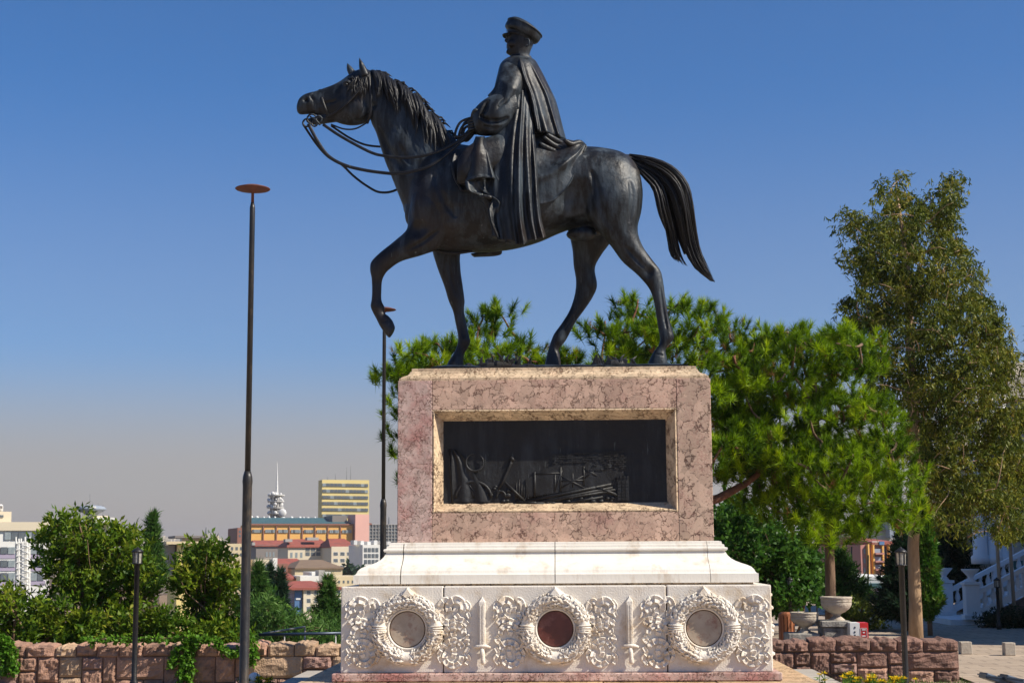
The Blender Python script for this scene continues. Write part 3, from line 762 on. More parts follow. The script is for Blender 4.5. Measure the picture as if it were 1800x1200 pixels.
# bronze ground under the hooves
n = 40; V = []; Fc = []
x0, x1, yA, yB = -1.36, 1.49, .86, 2.04
rs = random.Random(3)
for i in range(n + 1):
    for j in range(15):
        x = x0 + (x1 - x0) * i / n; y = yA + (yB - yA) * j / 14
        edge = min(i, n - i, j, 14 - j)
        V.append((x, y, 3.686 + (.028 if edge == 0 else .045) + .012 * noise.noise((x * 3, y * 3, 0)) + (.010 * rs.random() if edge else 0)))
for i in range(n):
    for j in range(14): Fc.append((i * 15 + j, i * 15 + 15 + j, i * 15 + 16 + j, i * 15 + j + 1))
base = MB().add(V, Fc)
base.box(x0, x1, yA + .001, yB, 3.6835, 3.71)
bp_ = base.build('ground_plate', M['bronze'], statue, False)
g = MB()
for cx_, w_, cnt in ((880, 45, 60), (1078, 30, 34)):
    for k in range(cnt):
        px = cx_ + rs.gauss(0, w_ * .55); Y = rs.uniform(.95, 1.25); b0 = P(px, 640, Y); b0[2] = 3.72
        if rs.random() < .45: g.ball(b0, (rs.uniform(.04, .11), rs.uniform(.04, .09), rs.uniform(.03, .075)), 7, 5)
        else:
            t = b0 + np.array([rs.uniform(-.10, .10), rs.uniform(-.05, .05), rs.uniform(.06, .17)])
            g.tube([b0, (b0 + t) / 2 + np.array([0, 0, .03]), t], [.022, .015, .003], 5)
tag(g.build('thistles_and_stones', M['hair'], bp_), kind='stuff')

# ---- horse body: one continuous skin
h = MB(); YN, YF = SY - .25, SY + .25
loft_into(h, [(708, 330, 722, 398, .12, SY), (728, 290, 745, 428, .30, SY), (760, 262, 775, 440, .39, SY), (800, 255, 810, 443, .43, SY), (850, 262, 855, 442, .47, SY), (900, 268, 900, 437, .50, SY),
              (950, 268, 945, 425, .49, SY), (990, 263, 985, 408, .46, SY), (1030, 260, 1020, 398, .45, SY), (1065, 263, 1060, 400, .45, SY), (1095, 271, 1095, 395, .41, SY), (1117, 290, 1117, 380, .30, SY), (1127, 315, 1127, 352, .14, SY)], 5, 32, .92)
# near hind
loft_into(h, [(1005, 300, 1124, 298, .17, YN + .05), (1012, 340, 1130, 333, .21, YN), (1030, 380, 1128, 370, .21, YN), (1055, 410, 1121, 402, .19, YN), (1075, 434, 1129, 431, .155, YN), (1094, 460, 1147, 457, .115, YN), (1119, 482, 1161, 475, .088, YN),
              (1140, 506, 1166, 495, .074, YN), (1149, 530, 1170, 524, .060, YN), (1154, 560, 1176, 557, .055, YN), (1158, 583, 1183, 582, .060, YN), (1160, 597, 1185, 595, .066, YN), (1157, 607, 1175, 607, .054, YN), (1150, 616, 1170, 616, .060, YN), (1144, 627, 1172, 626, .080, YN), (1139, 638, 1174, 637, .092, YN), (1138, 647, 1174, 646, .095, YN)], 5, 22)
# far hind
loft_into(h, [(985, 320, 1095, 320, .18, YF - .05), (990, 375, 1090, 378, .2, YF), (1000, 412, 1078, 418, .18, YF), (1006, 440, 1058, 447, .125, YF), (1008, 467, 1046, 471, .095, YF), (1012, 492, 1050, 501, .082, YF), (1010, 517, 1043, 521, .066, YF), (1001, 545, 1028, 544, .055, YF),
              (987, 568, 1012, 566, .054, YF), (974, 586, 1000, 589, .060, YF), (968, 600, 993, 601, .066, YF), (964, 612, 982, 613, .054, YF), (961, 624, 984, 622, .070, YF), (958, 638, 986, 637, .090, YF), (957, 656, 987, 655, .095, YF)], 5, 22)
# near fore, lifted
NF = SY - .21
loft_into(h, [(727, 320, 800, 325, .16, NF + .05), (722, 365, 797, 378, .18, NF), (717, 400, 776, 431, .155, NF), (694, 423, 746, 447, .118, NF), (669, 443, 706, 459, .092, NF), (653, 459, 684, 474, .078, NF), (650, 473, 677, 482, .072, NF), (653, 490, 672, 493, .056, NF), (653.5, 510, 671, 510, .050, NF),
              (653, 526, 671, 528, .053, NF), (651, 538, 677, 541, .062, NF), (655, 549, 676, 550, .053, NF), (661, 560, 683, 555, .058, NF), (667, 572, 690, 563, .078, NF), (675, 584, 693, 570, .088, NF), (684, 595, 695, 575, .090, NF)], 5, 22)
# far fore, standing
FF = SY + .21
loft_into(h, [(735, 370, 818, 375, .16, FF), (755, 425, 813, 425, .14, FF), (762, 450, 809, 450, .112, FF), (770, 475, 810, 475, .095, FF), (781, 504, 814, 504, .082, FF), (788, 528, 817, 528, .076, FF), (796, 547, 816, 546, .060, FF), (800, 566, 820, 568, .052, FF), (804, 585, 825, 590, .058, FF), (805, 597, 827, 601, .066, FF),
              (802, 611, 821, 614, .054, FF), (796, 623, 816, 622, .066, FF), (789, 634, 815, 632, .086, FF), (784, 645, 815, 644, .094, FF), (780, 659, 815, 658, .096, FF)], 5, 22)
# neck and head
loft_into(h, [(651, 205, 640, 128, .105, SY), (653, 217, 652, 124, .125, SY), (661, 234, 678, 136, .135, SY), (669, 260, 712, 158, .15, SY), (677, 285, 742, 190, .17, SY), (687, 309, 769, 218, .20, SY), (697, 334, 800, 247, .26, SY), (712, 372, 840, 268, .33, SY)], 6, 26)
loft_into(h, [(656, 134, 655, 196, .07, SY), (647, 122, 650, 209, .118, SY), (632, 122, 638, 218, .145, SY), (616, 130, 620, 221, .148, SY), (601, 141, 603, 219, .128, SY), (586, 149, 586, 213, .106, SY), (570, 155, 572, 207, .090, SY), (556, 160, 558, 203, .084, SY), (544, 163, 548, 201, .084, SY), (534, 167, 538, 201, .084, SY), (526, 174, 528, 202, .074, SY), (521.5, 186, 522.5, 198, .045, SY)], 5, 26)
loft_into(h, [(590, 196, 588, 215, .075, SY), (570, 202, 568, 218, .062, SY), (556, 206, 555, 220, .056, SY), (545, 208, 544, 218, .050, SY), (538, 209, 538, 215, .030, SY)], 4, 16)
# cheeks, eye ridge, muscles
blob(h, 628, 190, SY - .085, .13, .075, .145); blob(h, 628, 190, SY + .085, .13, .075, .145)
for s in (-1, 1):
    blob(h, 611, 146, SY + s * .112, .060, .045, .036); blob(h, 578, 172, SY + s * .07, .15, .03, .022); blob(h, 540, 176, SY + s * .070, .05, .03, .045)
    blob(h, 1078, 330, SY + s * .24, .26, .20, .34)
blob(h, 1022, 412, SY - .12, .18, .14, .08); blob(h, 1040, 402, SY, .15, .12, .10)
# tail dock and ears
loft_into(h, [(1085, 270, 1100, 300, .10, SY), (1110, 272, 1122, 300, .08, SY), (1135, 277, 1140, 300, .06, SY)], 4, 14)
for Y, bx, by, tx, ty in ((SY - .095, 643, 134, 631, 100), (SY + .10, 620, 131, 610, 110)):
    loft_into(h, [(bx - 7, by + 2, bx + 8, by, .055, Y), (bx * .6 + tx * .4 - 7, by * .6 + ty * .4, bx * .6 + tx * .4 + 6, by * .6 + ty * .4 - 1, .048, Y), (bx * .25 + tx * .75 - 3.5, by * .25 + ty * .75, bx * .25 + tx * .75 + 3.5, by * .25 + ty * .75, .028, Y), (tx - .6, ty, tx + .6, ty, .006, Y)], 4, 12)
hm = remeshed(h, .013, 9, .5)
sp = []
for s in (-1, 1):
    sp += [(P(537.5, 175, SY + s * .085), .048, .065), (P(608, 149, SY + s * .150), .045, .030), (P(655, 185, SY + s * .14), .06, .035), (P(530, 203, SY + s * .05), .05, .012)]
    sp += [(P(640, 112, SY + s * .13), .03, .012), (P(1140, 478, YN - .08), .09, .015), (P(1008, 345, SY - .48), .30, .045), (P(735, 402, SY - .38), .14, .03)]
    sp += [(P(752, 345, SY + s * .42), .36, -.05), (P(788, 398, SY + s * .44), .26, -.045), (P(1085, 345, SY + s * .46), .38, -.04), (P(716, 385, SY + s * .12), .20, -.045), (P(900, 390, SY + s * .5), .5, -.03)]
dent(hm, sp)
groove(hm, [P(a, b, SY - .05) for a, b in crom([(524, 203), (534, 203.5), (548, 203), (562, 203)], 6)], .03, .05, 1)      # mouth
groove(hm, [P(a, b, SY - .13) for a, b in crom([(660, 218), (672, 245), (690, 275), (715, 300), (745, 318)], 10)], .07, .030, 2)  # jugular groove
groove(hm, [P(a, b, SY - .42) for a, b in crom([(735, 310), (728, 345), (735, 385), (765, 420)], 10)], .07, .03, 2)       # shoulder
groove(hm, [P(a, b, SY - .46) for a, b in crom([(985, 300), (1002, 340), (1018, 385), (1030, 405)], 10)], .09, .04, 2)     # flank
groove(hm, [P(a, b, YN - .12) for a, b in crom([(1098, 430), (1125, 462), (1150, 486)], 10)], .05, .03, 2)                 # gaskin
groove(hm, [P(a, b, YN - .05) for a, b in crom([(1161, 505), (1166, 540), (1172, 578)], 10)], .028, .02, 2)               # tendon
groove(hm, [P(a, b, NF - .14) for a, b in crom([(770, 405), (735, 430), (700, 448)], 10)], .05, .03, 2)
groove(hm, [P(a, b, SY - .10) for a, b in crom([(600, 176), (580, 180), (562, 184), (548, 186)], 6)], .030, .016)          # facial crest
groove(hm, [P(a, b, SY - .14) for a, b in crom([(650, 196), (640, 212), (622, 219), (600, 216)], 6)], .035, .020)            # jaw line
groove(hm, [P(a, b, SY - .08) for a, b in crom([(545, 168), (552, 178), (553, 190), (546, 198)], 6)], .028, .016)            # muzzle
for kk in range(5):
    groove(hm, [P(a, b, SY - .49) for a, b in crom([(955 - kk * 9, 330), (962 - kk * 10, 370), (958 - kk * 11, 410)], 8)], .035, .010)   # ribs
groove(hm, [P(a, b, SY - .46) for a, b in crom([(1040, 300), (1052, 345), (1068, 392), (1085, 425)], 10)], .075, .028)
groove(hm, [P(a, b, SY - .44) for a, b in crom([(1108, 300), (1112, 345), (1108, 395)], 10)], .06, .022)
groove(hm, [P(a, b, SY - .40) for a, b in crom([(760, 300), (778, 345), (800, 380)], 10)], .07, .026)
groove(hm, [P(a, b, SY - .20) for a, b in crom([(690, 230), (705, 265), (730, 295)], 10)], .06, .022)
groove(hm, [P(a, b, NF - .05) for a, b in crom([(664, 488), (665, 510), (666, 528)], 8)], .022, .014)
groove(hm, [P(a, b, FF - .06) for a, b in crom([(806, 548), (811, 570), (816, 592)], 8)], .022, .014)
groove(hm, [P(a, b, FF - .09) for a, b in crom([(785, 450), (793, 490), (802, 520)], 8)], .03, .016)
groove(hm, [P(a, b, YF - .06) for a, b in crom([(1030, 530), (1010, 555), (992, 580)], 8)], .022, .014)
for X_, Y_, H_ in ((1156, 622, YN), (975, 619, YF), (806, 619, FF)):
    groove(hm, [P(X_ + q, Y_ + .15 * q, H_ - .075) for q in np.linspace(-16, 16, 9)], .018, .014)                              # coronet above the hoof
groove(hm, [P(a, b, NF - .075) for a, b in ((664, 570), (672, 566), (680, 561), (688, 557))], .018, .014)
# hoof edges
horse = link('horse', hm, M['bronze'], statue, True)
dent(hm, [(P(600, 165, SY - .13), .09, .012), (P(700, 250, SY - .2), .2, -.03)])
for s in (-1, 1):
    MB().ball(P(608.5, 148.5, SY + s * .150), (.020, .012, .017), 10, 8).build('eye', M['hair'], horse, True)

# ---- hair: mane, forelock, tail
crest = crom([(652, 124), (678, 134), (700, 148), (716, 157), (733, 174), (748, 193), (767, 210), (781, 230), (799, 248)], 20)
hwc = np.interp(np.linspace(0, 1, len(crest)), [0, .5, 1], [.07, .10, .13])
m_ = MB(); rs = random.Random(21)
for k in range(300):
    i = int(rs.random() * (len(crest) - 10)); c = crest[i]; ln = rs.uniform(34, 82) * (.75 + .5 * i / len(crest)); lock = (i // 9) * 1.7
    lean = .35 + .25 * sin(lock) + rs.uniform(-.12, .12); y0 = SY + rs.uniform(-.04, .04); lay = rs.random(); pts = []
    for q in range(8):
        t = q / 7; px = c[0] + ln * lean * t * (1 - .2 * t) + 4 * sin(t * 4 + lock) * t; py = c[1] + ln * (t ** 1.2) * .95 - 3 * sin(pi * min(1, t * 3))
        pts.append(P(px, py, y0 - (hwc[i] * 1.35 + .035 * lay) * min(1, t * 2.2) ** .8 - .055 * t))
    r = rs.uniform(.009, .020); m_.tube(pts, [r, r * 1.15, r * 1.2, r * 1.1, r, r * .8, r * .5, r * .08], 6, flat=.5, flat_axis=(0, 1, 0))
for k in range(46):                                # flicks along the crest line
    i = int(rs.random() * (len(crest) - 3)); c = crest[i]
    pts = [P(c[0] - 2, c[1] + 4, SY), P(c[0] + 3, c[1] - 2, SY + rs.uniform(-.03, .03)), P(c[0] + rs.uniform(6, 12), c[1] - rs.uniform(0, 3), SY), P(c[0] + rs.uniform(13, 19), c[1] + rs.uniform(3, 10), SY - .03)]
    m_.tube(pts, [.02, .017, .011, .002], 5)
for k in range(44):                                # forelock
    a = rs.uniform(0, 1); sx_, sy_ = 622 + 26 * a, 125 - 1 * a; ex, ey = 622 + rs.uniform(-14, 26), 150 + rs.uniform(0, 26)
    Y0 = SY - .02; Y1 = SY - .165
    pts = [P(sx_ + (ex - sx_) * t + 3 * sin(4 * t + k), sy_ + (ey - sy_) * t, Y0 + (Y1 - Y0) * min(1, t * 1.8)) for t in (0, .25, .5, .75, 1)]
    m_.tube(pts, [.010, .012, .011, .008, .001], 5)
m_.build('mane', M['hair'], horse, True)
t_ = MB(); rs = random.Random(5)
back = [(1106, 272), (1137, 276), (1165, 284), (1188, 297), (1205, 317), (1213, 338), (1217, 361), (1221, 394), (1228, 434), (1240, 464), (1254, 495)]
front1 = [(1112, 290), (1124, 302), (1135, 315), (1148, 330), (1154, 350), (1158, 370), (1164, 388), (1171, 405), (1175, 424), (1179, 446), (1186, 456)]
front2 = [(1112, 292), (1126, 304), (1140, 316), (1154, 332), (1164, 350), (1172, 375), (1182, 400), (1190, 425), (1200, 448), (1218, 476), (1250, 494)]
bk, f1, f2 = crom(back, 3), crom(front1, 3), crom(front2, 3)
for k in range(360):
    u = rs.random(); Yo = rs.gauss(0, .05); w1 = rs.uniform(.5, 1.4)
    end = len(bk) if rs.random() < .55 else int(len(bk) * rs.uniform(.62, .98)); st = int(rs.random() ** 2 * 8)
    short = u > .72
    pts, rr = [], []
    r0 = rs.uniform(.008, .016); ph = rs.random() * 6
    fr = f1 if short else f2
    for i in range(st, end, 2):
        t = i / (len(bk) - 1)
        q = bk[i] * (1 - u) + fr[i] * u + np.array([1, .2]) * (3.6 * sin(t * 6 * w1 + ph) * t)
        Y = SY + Yo * (1 + 1.3 * sin(pi * min(1, t * 1.3))) - .03 * sin(pi * t) * (1 if rs.random() < 2 else 0)
        pts.append(P(q[0], q[1], Y))
        rr.append(r0)
    if len(pts) < 4: continue
    rr = [r * (1 - .9 * max(0, (i / (len(rr) - 1) - .6) / .4)) for i, r in enumerate(rr)]
    t_.tube(pts, rr, 5)
t_.build('tail', M['hair'], horse, True)
core = MB()
cr_ = []
for i in range(0, len(bk) - 6, 3):
    t = i / (len(bk) - 1); b_ = f2[i] * .93 + bk[i] * .07; cr_.append((bk[i][0] * .95 + b_[0] * .05, bk[i][1] * .95 + b_[1] * .05, b_[0], b_[1], .075 + .03 * sin(pi * t), SY))
loft_into(core, cr_, 3, 14); core.build('tail_core', M['hair'], horse, True)

# ---- bridle and reins
def strap(name, pts, Y, w, parent, th=.010, sub=6):
    pts = crom(pts, sub); Ys = np.interp(np.linspace(0, 1, len(pts)), np.linspace(0, 1, len(Y)), Y) if hasattr(Y, '__len__') else [Y] * len(pts)
    return MB().tube([P(a, b, y) for (a, b), y in zip(pts, Ys)], w, 8, flat=th / w, flat_axis=(0, 1, 0)).build(name, M['hair'], parent, True)
br = strap('bridle', [(648, 128), (650, 150), (652, 175), (651, 200), (645, 217)], [SY - .11, SY - .15, SY - .155, SY - .13, SY - .05], .018, horse)
strap('cheek_strap', [(648, 132), (630, 160), (610, 182), (590, 198), (572, 206)], [SY - .12, SY - .165, SY - .165, SY - .12, SY - .10], .014, br)
strap('noseband', [(562, 158), (566, 175), (572, 192), (580, 210)], [SY - .02, SY - .098, SY - .100, SY - .04], .018, br)
strap('brow_band', [(648, 134), (632, 140), (618, 137), (608, 138)], [SY - .13, SY - .14, SY - .13, SY - .02], .014, br)
strap('throat_strap', [(582, 219), (605, 227), (626, 226), (648, 214)], SY - .06, .010, br)
g = MB()
for px, py, r in ((548, 209, .055), (539, 216, .045), (560, 210, .04), (553, 217, .035)):
    c = P(px, py, SY - .085); g.tube([c + np.array([r * cos(a), .006 * sin(3 * a), r * sin(a)]) for a in np.linspace(0, 2 * pi, 17)], .011, 6)
g.tube([P(545, 205, SY - .09), P(556, 212, SY - .095), P(563, 220, SY - .09)], .012, 6)
g.tube([P(548, 208, SY - .09), P(552, 207, SY), P(548, 208, SY + .09)], .010, 6)
g.build('bit', M['bronze'], br, True)
strap('rein', [(542, 218), (558, 248), (577, 274), (605, 290), (640, 299), (675, 304), (694, 305), (722, 302), (759, 290), (800, 258), (832, 226)], [SY - .10, SY - .12, SY - .14, SY - .15, SY - .17, SY - .24, SY - .28, SY - .34, SY - .40, SY - .40, SY - .40], .020, horse)
strap('rein', [(568, 219), (593, 236), (617, 250), (652, 268), (675, 274), (710, 277), (752, 272), (799, 252), (830, 224)], [SY - .10, SY - .12, SY - .14, SY - .18, SY - .22, SY - .28, SY - .34, SY - .38, SY - .40], .018, horse)
strap('rein', [(533, 219), (556, 253), (577, 276), (600, 289), (621, 309), (645, 327), (668, 338), (696, 334), (730, 310)], [SY + .09, SY + .10, SY + .11, SY + .12, SY + .13, SY + .15, SY + .18, SY + .22, SY + .28], .014, horse)
strap('rein', [(582, 221), (612, 241), (640, 254), (669, 258), (700, 258)], [SY + .09, SY + .11, SY + .13, SY + .16, SY + .2], .013, horse)
for k, (a, b) in enumerate((((836, 205), (800, 236)), ((838, 210), (806, 244)), ((838, 218), (814, 243)), ((836, 208), (812, 238)))):
    strap('rein_loop', [a, ((a[0] + b[0]) / 2 - 8, (a[1] + b[1]) / 2 - 6), b, (b[0] + 8, b[1] + 4), (838, 228)], SY - .40 + .03 * k, .015, horse)
strap('girth', [(755, 436), (780, 443), (800, 445), (830, 441)], SY - .05, .018, horse)

# ---- rider
rd = MB()
# trunk, hips, thighs and boots under the cloak: one continuous body
loft_into(rd, [(898, 100, 934, 106, .085, SY), (894, 110, 938, 112, .14, SY), (884, 122, 946, 124, .26, SY), (880, 150, 958, 152, .28, SY), (878, 190, 968, 192, .27, SY), (874, 230, 976, 232, .29, SY), (868, 262, 984, 264, .34, SY)], 5, 28)
for s in (-1, 1):
    loft_into(rd, [(915, 228, 915, 305, .16, SY + s * .34), (880, 236, 878, 316, .165, SY + s * .44), (848, 244, 842, 322, .15, SY + s * .50), (822, 258, 814, 326, .12, SY + s * .52), (806, 278, 803, 322, .085, SY + s * .52)], 5, 20)
    o_ = .58 if s > 0 else .49; loft_into(rd, [(812, 300, 862, 292, .12, SY + s * .50), (828, 330, 872, 326, .10, SY + s * (o_ - .02)), (850, 362, 880, 360, .085, SY + s * o_), (862, 395, 888, 394, .075, SY + s * o_), (864, 418, 886, 418, .065, SY + s * o_)], 5, 18)
    if s > 0: loft_into(rd, [(852, 415, 878, 415, .07, SY + s * .58), (848, 432, 880, 432, .07, SY + s * .58), (842, 442, 880, 448, .068, SY + s * .58), (826, 446, 834, 452, .05, SY + s * .58)], 4, 14)
# head and neck
loft_into(rd, [(893, 52, 936, 60, .105, SY), (891.5, 60, 939, 67, .115, SY), (892.5, 66, 939, 72, .115, SY), (892, 72, 938, 77, .113, SY), (892, 78, 936, 82, .108, SY), (892, 84, 934, 87, .098, SY), (891, 90, 932, 92, .090, SY), (894, 96.5, 931, 98, .080, SY), (901, 101, 932, 104, .085, SY), (900, 112, 938, 114, .11, SY)], 5, 26)
loft_into(rd, [(890.5, 63, 897, 64, .012, SY), (888, 68, 897, 69, .020, SY), (886.3, 72, 897, 73, .026, SY), (889.5, 75.5, 897, 76, .024, SY)], 3, 12)   # nose
for a, b, rx, rz in ((892.6, 80, .018, .010), (892.6, 84, .018, .010), (892.4, 92, .020, .022)): blob(rd, a, b, SY, rx, .05, rz)
blob(rd, 893, 64, SY - .06, .03, .05, .018); blob(rd, 893, 64, SY + .06, .03, .05, .018); blob(rd, 899, 76, SY - .085, .055, .03, .05)
# near arm: elbow, forearm, fist closed round the reins
loft_into(rd, [(903, 122, 930, 130, .08, SY - .20), (888, 150, 918, 158, .10, SY - .30), (884, 180, 915, 192, .12, SY - .38), (878, 195, 905, 222, .115, SY - .40), (860, 190, 872, 232, .10, SY - .40), (844, 198, 850, 232, .075, SY - .40), (832, 208, 837, 232, .06, SY - .40)], 5, 18)
loft_into(rd, [(905, 118, 945, 126, .12, SY + .26), (890, 150, 925, 158, .12, SY + .34), (884, 185, 915, 197, .12, SY + .36), (860, 196, 872, 232, .10, SY + .30), (836, 208, 842, 232, .06, SY + .18)], 5, 18)
rm = remeshed(rd, .0105, 3, .4)
dent(rm, [(P(894, 66, SY - .085), .030, .022), (P(889.5, 82, SY - .04), .022, .008)])
rider = link('rider', rm, M['bronze'], statue, True)
hd = MB()
for k in range(4):                                 # four fingers curled round the reins, thumb on top
    c = P(829.5, 214 + k * 5.0, SY - .40)
    hd.tube([c + np.array([.06, -.055, .0]), c + np.array([.015, -.075, -.003]), c + np.array([-.025, -.055, -.006]), c + np.array([-.035, -.005, -.008]), c + np.array([-.01, .03, -.008])], [.017, .019, .018, .017, .012], 8)
c = P(831, 209, SY - .40); hd.tube([c + np.array([.06, -.02, -.01]), c + np.array([.02, -.045, .012]), c + np.array([-.02, -.04, .008])], [.022, .019, .013], 8)
hd.build('hand', M['bronze'], rider, True)
er = MB(); c = P(926, 76, SY - .122)
er.tube([c + np.array([.026 * cos(a) + .004, -.018 - .014 * cos(a), .044 * sin(a)]) for a in np.linspace(-2.2, 2.4, 12)], [.011] * 11 + [.006], 6); er.ball(c + np.array([0, -.004, -.03]), (.011, .01, .014), 8, 6)
er.build('ear', M['bronze'], rider, True)
# cap with band, tilted crown, visor
cp = MB()
loft_into(cp, [(893, 61, 938.5, 75.5, .122, SY), (892.3, 56, 939.5, 72, .125, SY), (892, 51.5, 941, 69.5, .128, SY)], 3, 32)
capo = cp.build('cap', M['bronze'], rider, True)
cp = MB()
loft_into(cp, [(894, 54, 937, 70, .11, SY), (890.5, 51, 940, 75.2, .165, SY), (888.6, 48.5, 943, 75.6, .180, SY), (887.8, 46, 946.5, 73.6, .192, SY), (890.0, 40.5, 950, 68.5, .200, SY), (894.0, 35.6, 951.6, 63.6, .200, SY), (897.5, 33.0, 950.6, 61.2, .190, SY), (903, 32.2, 946.5, 57.5, .165, SY), (910, 35.5, 940.5, 53.8, .115, SY), (921, 41.8, 931, 47.8, .03, SY)], 3, 40)
cp.build('cap_crown', M['bronze'], capo, True)
MB().tube([P(922.6 + 29.2 * cos(a), 49.8 + 14.2 * cos(a), SY) + np.array([0, .201 * sin(a), 0]) for a in np.linspace(0, 2 * pi, 41)], .011, 8).build('cap_piping', M['bronze'], capo, True)
V = []; Fc = []
for i in range(4):
    for k in range(15):
        a = pi / 2 + pi * k / 14; r = i / 3
        q = P(909, 62.5, SY) * 0 + P(909 + (16.0 + 9.8 * r) * cos(a), 60.5 + 2.2 * r * abs(cos(a)) + 3.2 * abs(sin(a)), SY)
        V.append((q[0], SY + (.128 + .02 * r * abs(cos(a))) * sin(a), q[2] - .004 * r))
for i in range(3):
    for k in range(14): Fc.append((i * 15 + k, i * 15 + k + 1, i * 15 + 16 + k, i * 15 + 15 + k))
vz = MB().add(V, Fc).build('cap_visor', M['bronze'], capo, True); sm = vz.modifiers.new('thick', 'SOLIDIFY'); sm.thickness = .014
MB().tube([P(890.3 + 21 * t, 55 + 1.5 * t + 2.5 * t * t, SY - .145 * math.sqrt(max(0, 1 - (1 - t) ** 2))) for t in np.linspace(0, 1, 9)], .007, 6).build('cap_cord', M['bronze'], capo, True)
cl = MB(); loft_into(cl, [(897, 98, 934, 100, .098, SY), (896, 103, 937, 106, .115, SY), (893, 109, 941, 112, .15, SY)], 4, 30); cl.build('collar', M['bronze'], rider, True)

# ---- cloak: sheets of cloth with folds, each with thickness
def sheet(name, Ltop, fold, depth, nu=60, nv=60, th=.03, parent=None):
    """Ltop(u,v)->pixel; depth(u,v)->depth; fold(u,v)->extra depth"""
    px = np.array([Ltop(i / nu, j / nv) for i in range(nu + 1) for j in range(nv + 1)])
    Y = np.array([depth(i / nu, j / nv) - fold(i / nu, j / nv) for i in range(nu + 1) for j in range(nv + 1)])
    V = PN(px, Y); Fc = []
    m = nv + 1
    for i in range(nu):
        for j in range(nv): Fc.append((i * m + j, (i + 1) * m + j, (i + 1) * m + j + 1, i * m + j + 1))
    o = link(name, raw_mesh(name, V, Fc), M['bronze'], parent or rider, True)
    s = o.modifiers.new('thick', 'SOLIDIFY'); s.thickness = th; s.offset = 1; s.use_rim = True
    return o
def curve_fn(pts):
    c = crom(pts, 12); t = np.linspace(0, 1, len(c))
    return lambda v: (np.interp(v, t, c[:, 0]), np.interp(v, t, c[:, 1]))
def ridge(x, w):                                    # one rounded fold
    return math.exp(-(x / w) ** 2)
# upper cloak wraps round shoulders and back: closed rings with folds running down from the collar
rings = [(896, 101, 938, 105, .10), (887, 107, 943, 110, .20), (879, 116, 948, 119, .29), (875, 130, 955, 132, .335), (871, 146, 963, 148, .35), (868, 162, 971, 164, .36), (868, 178, 978, 180, .36), (868, 200, 984, 202, .37), (866, 225, 990, 226, .39), (864, 250, 996, 250, .43)]
Rr = crom(rings, 8); n = 220; V = []; Fc = []
fr_ = [(-1.5, .14, .05, .2), (-1.05, .07, .09, .1), (-.60, .14, .07, .25), (-.34, .05, .12, .0), (.0, .09, .06, .3)]
for i, r in enumerate(Rr):
    v = i / (len(Rr) - 1); a = P(r[0], r[1], SY); b = P(r[2], r[3], SY); c = (a + b) / 2; u = (a - b) / 2
    for k in range(n):
        t = 2 * pi * k / n; f = 0
        for q, (th0, wd, am, vs) in enumerate(fr_):         # angle measured from the near side
            ang = (t + pi / 2 + pi) % (2 * pi) - pi
            pos = (th0 - .15) * (.55 + .45 * v) + .25 + .03 * sin(6 * v + q * 2); k_ = min(1, max(0, (v - vs) * 3))
            f += ridge(ang - pos, wd * (1.3 - .4 * v)) * am * k_
            ang2 = (t - pi / 2 + pi) % (2 * pi) - pi; f += ridge(ang2 - pos, wd) * am * .7 * k_
        f *= max(0, v - .10) ** .8
        s = 1 + f / .36
        p = c + u * cos(t) * (1 + f * .15); V.append((p[0], p[1] + r[4] * sin(t) * s, p[2]))
for i in range(len(Rr) - 1):
    for k in range(n): Fc.append((i * n + k, i * n + (k + 1) % n, (i + 1) * n + (k + 1) % n, (i + 1) * n + k))
Fc.append(tuple(range(n))); 
cloak = MB().add(V, Fc).build('cloak', M['bronze'], rider, True)
s_ = cloak.modifiers.new('thick', 'SOLIDIFY'); s_.thickness = .025; s_.offset = -1
# flap over the near arm, ending in a free edge above the sleeve
A, Bc = curve_fn([(900, 104), (883, 114), (876, 135), (868, 155), (857, 168)]), curve_fn([(920, 105), (927, 130), (922, 160), (908, 184), (893, 197)])
def flap(u, v):
    a, b = A(v), Bc(v); return (a[0] + (b[0] - a[0]) * u, a[1] + (b[1] - a[1]) * u + 4 * sin(pi * u) * v)
sheet('cloak_shoulder_flap', flap, lambda u, v: .02 * sin(u * 9 + v * 3) * v + .03 * v * v, lambda u, v: SY - .14 - .40 * min(1, v * 1.9) ** .6 * (.42 + .58 * sin(pi * (u * .80 + .12))), 40, 40, .026)
# wide sleeve of the near arm with turned cuff
sl = MB(); loft_into(sl, [(905, 160, 915, 205, .14, SY - .38), (886, 164, 896, 226, .165, SY - .42), (866, 168, 876, 237, .165, SY - .44), (848, 178, 856, 239, .145, SY - .44), (835, 191, 843, 238, .12, SY - .43), (829, 201, 837, 236, .10, SY - .42)], 6, 26)
slm = remeshed(sl, .012, 3)
for i, pts in enumerate(([(893, 172), (878, 188), (868, 205)], [(900, 205), (880, 213), (860, 212), (845, 205)], [(890, 222), (868, 228), (848, 222)], [(858, 172), (852, 190), (846, 205)])):
    groove(slm, [P(a, b, SY - .57) for a, b in crom(pts, 8)], .045, .05, 1)
link('sleeve', slm, M['bronze'], rider, True)
MB().tube([P(836 + 7 * cos(a), 214 + 21 * sin(a), SY - .42 - .11 * cos(a + 1.6)) for a in np.linspace(0, 2 * pi, 22)], .018, 8).build('cuff', M['bronze'], rider, True)
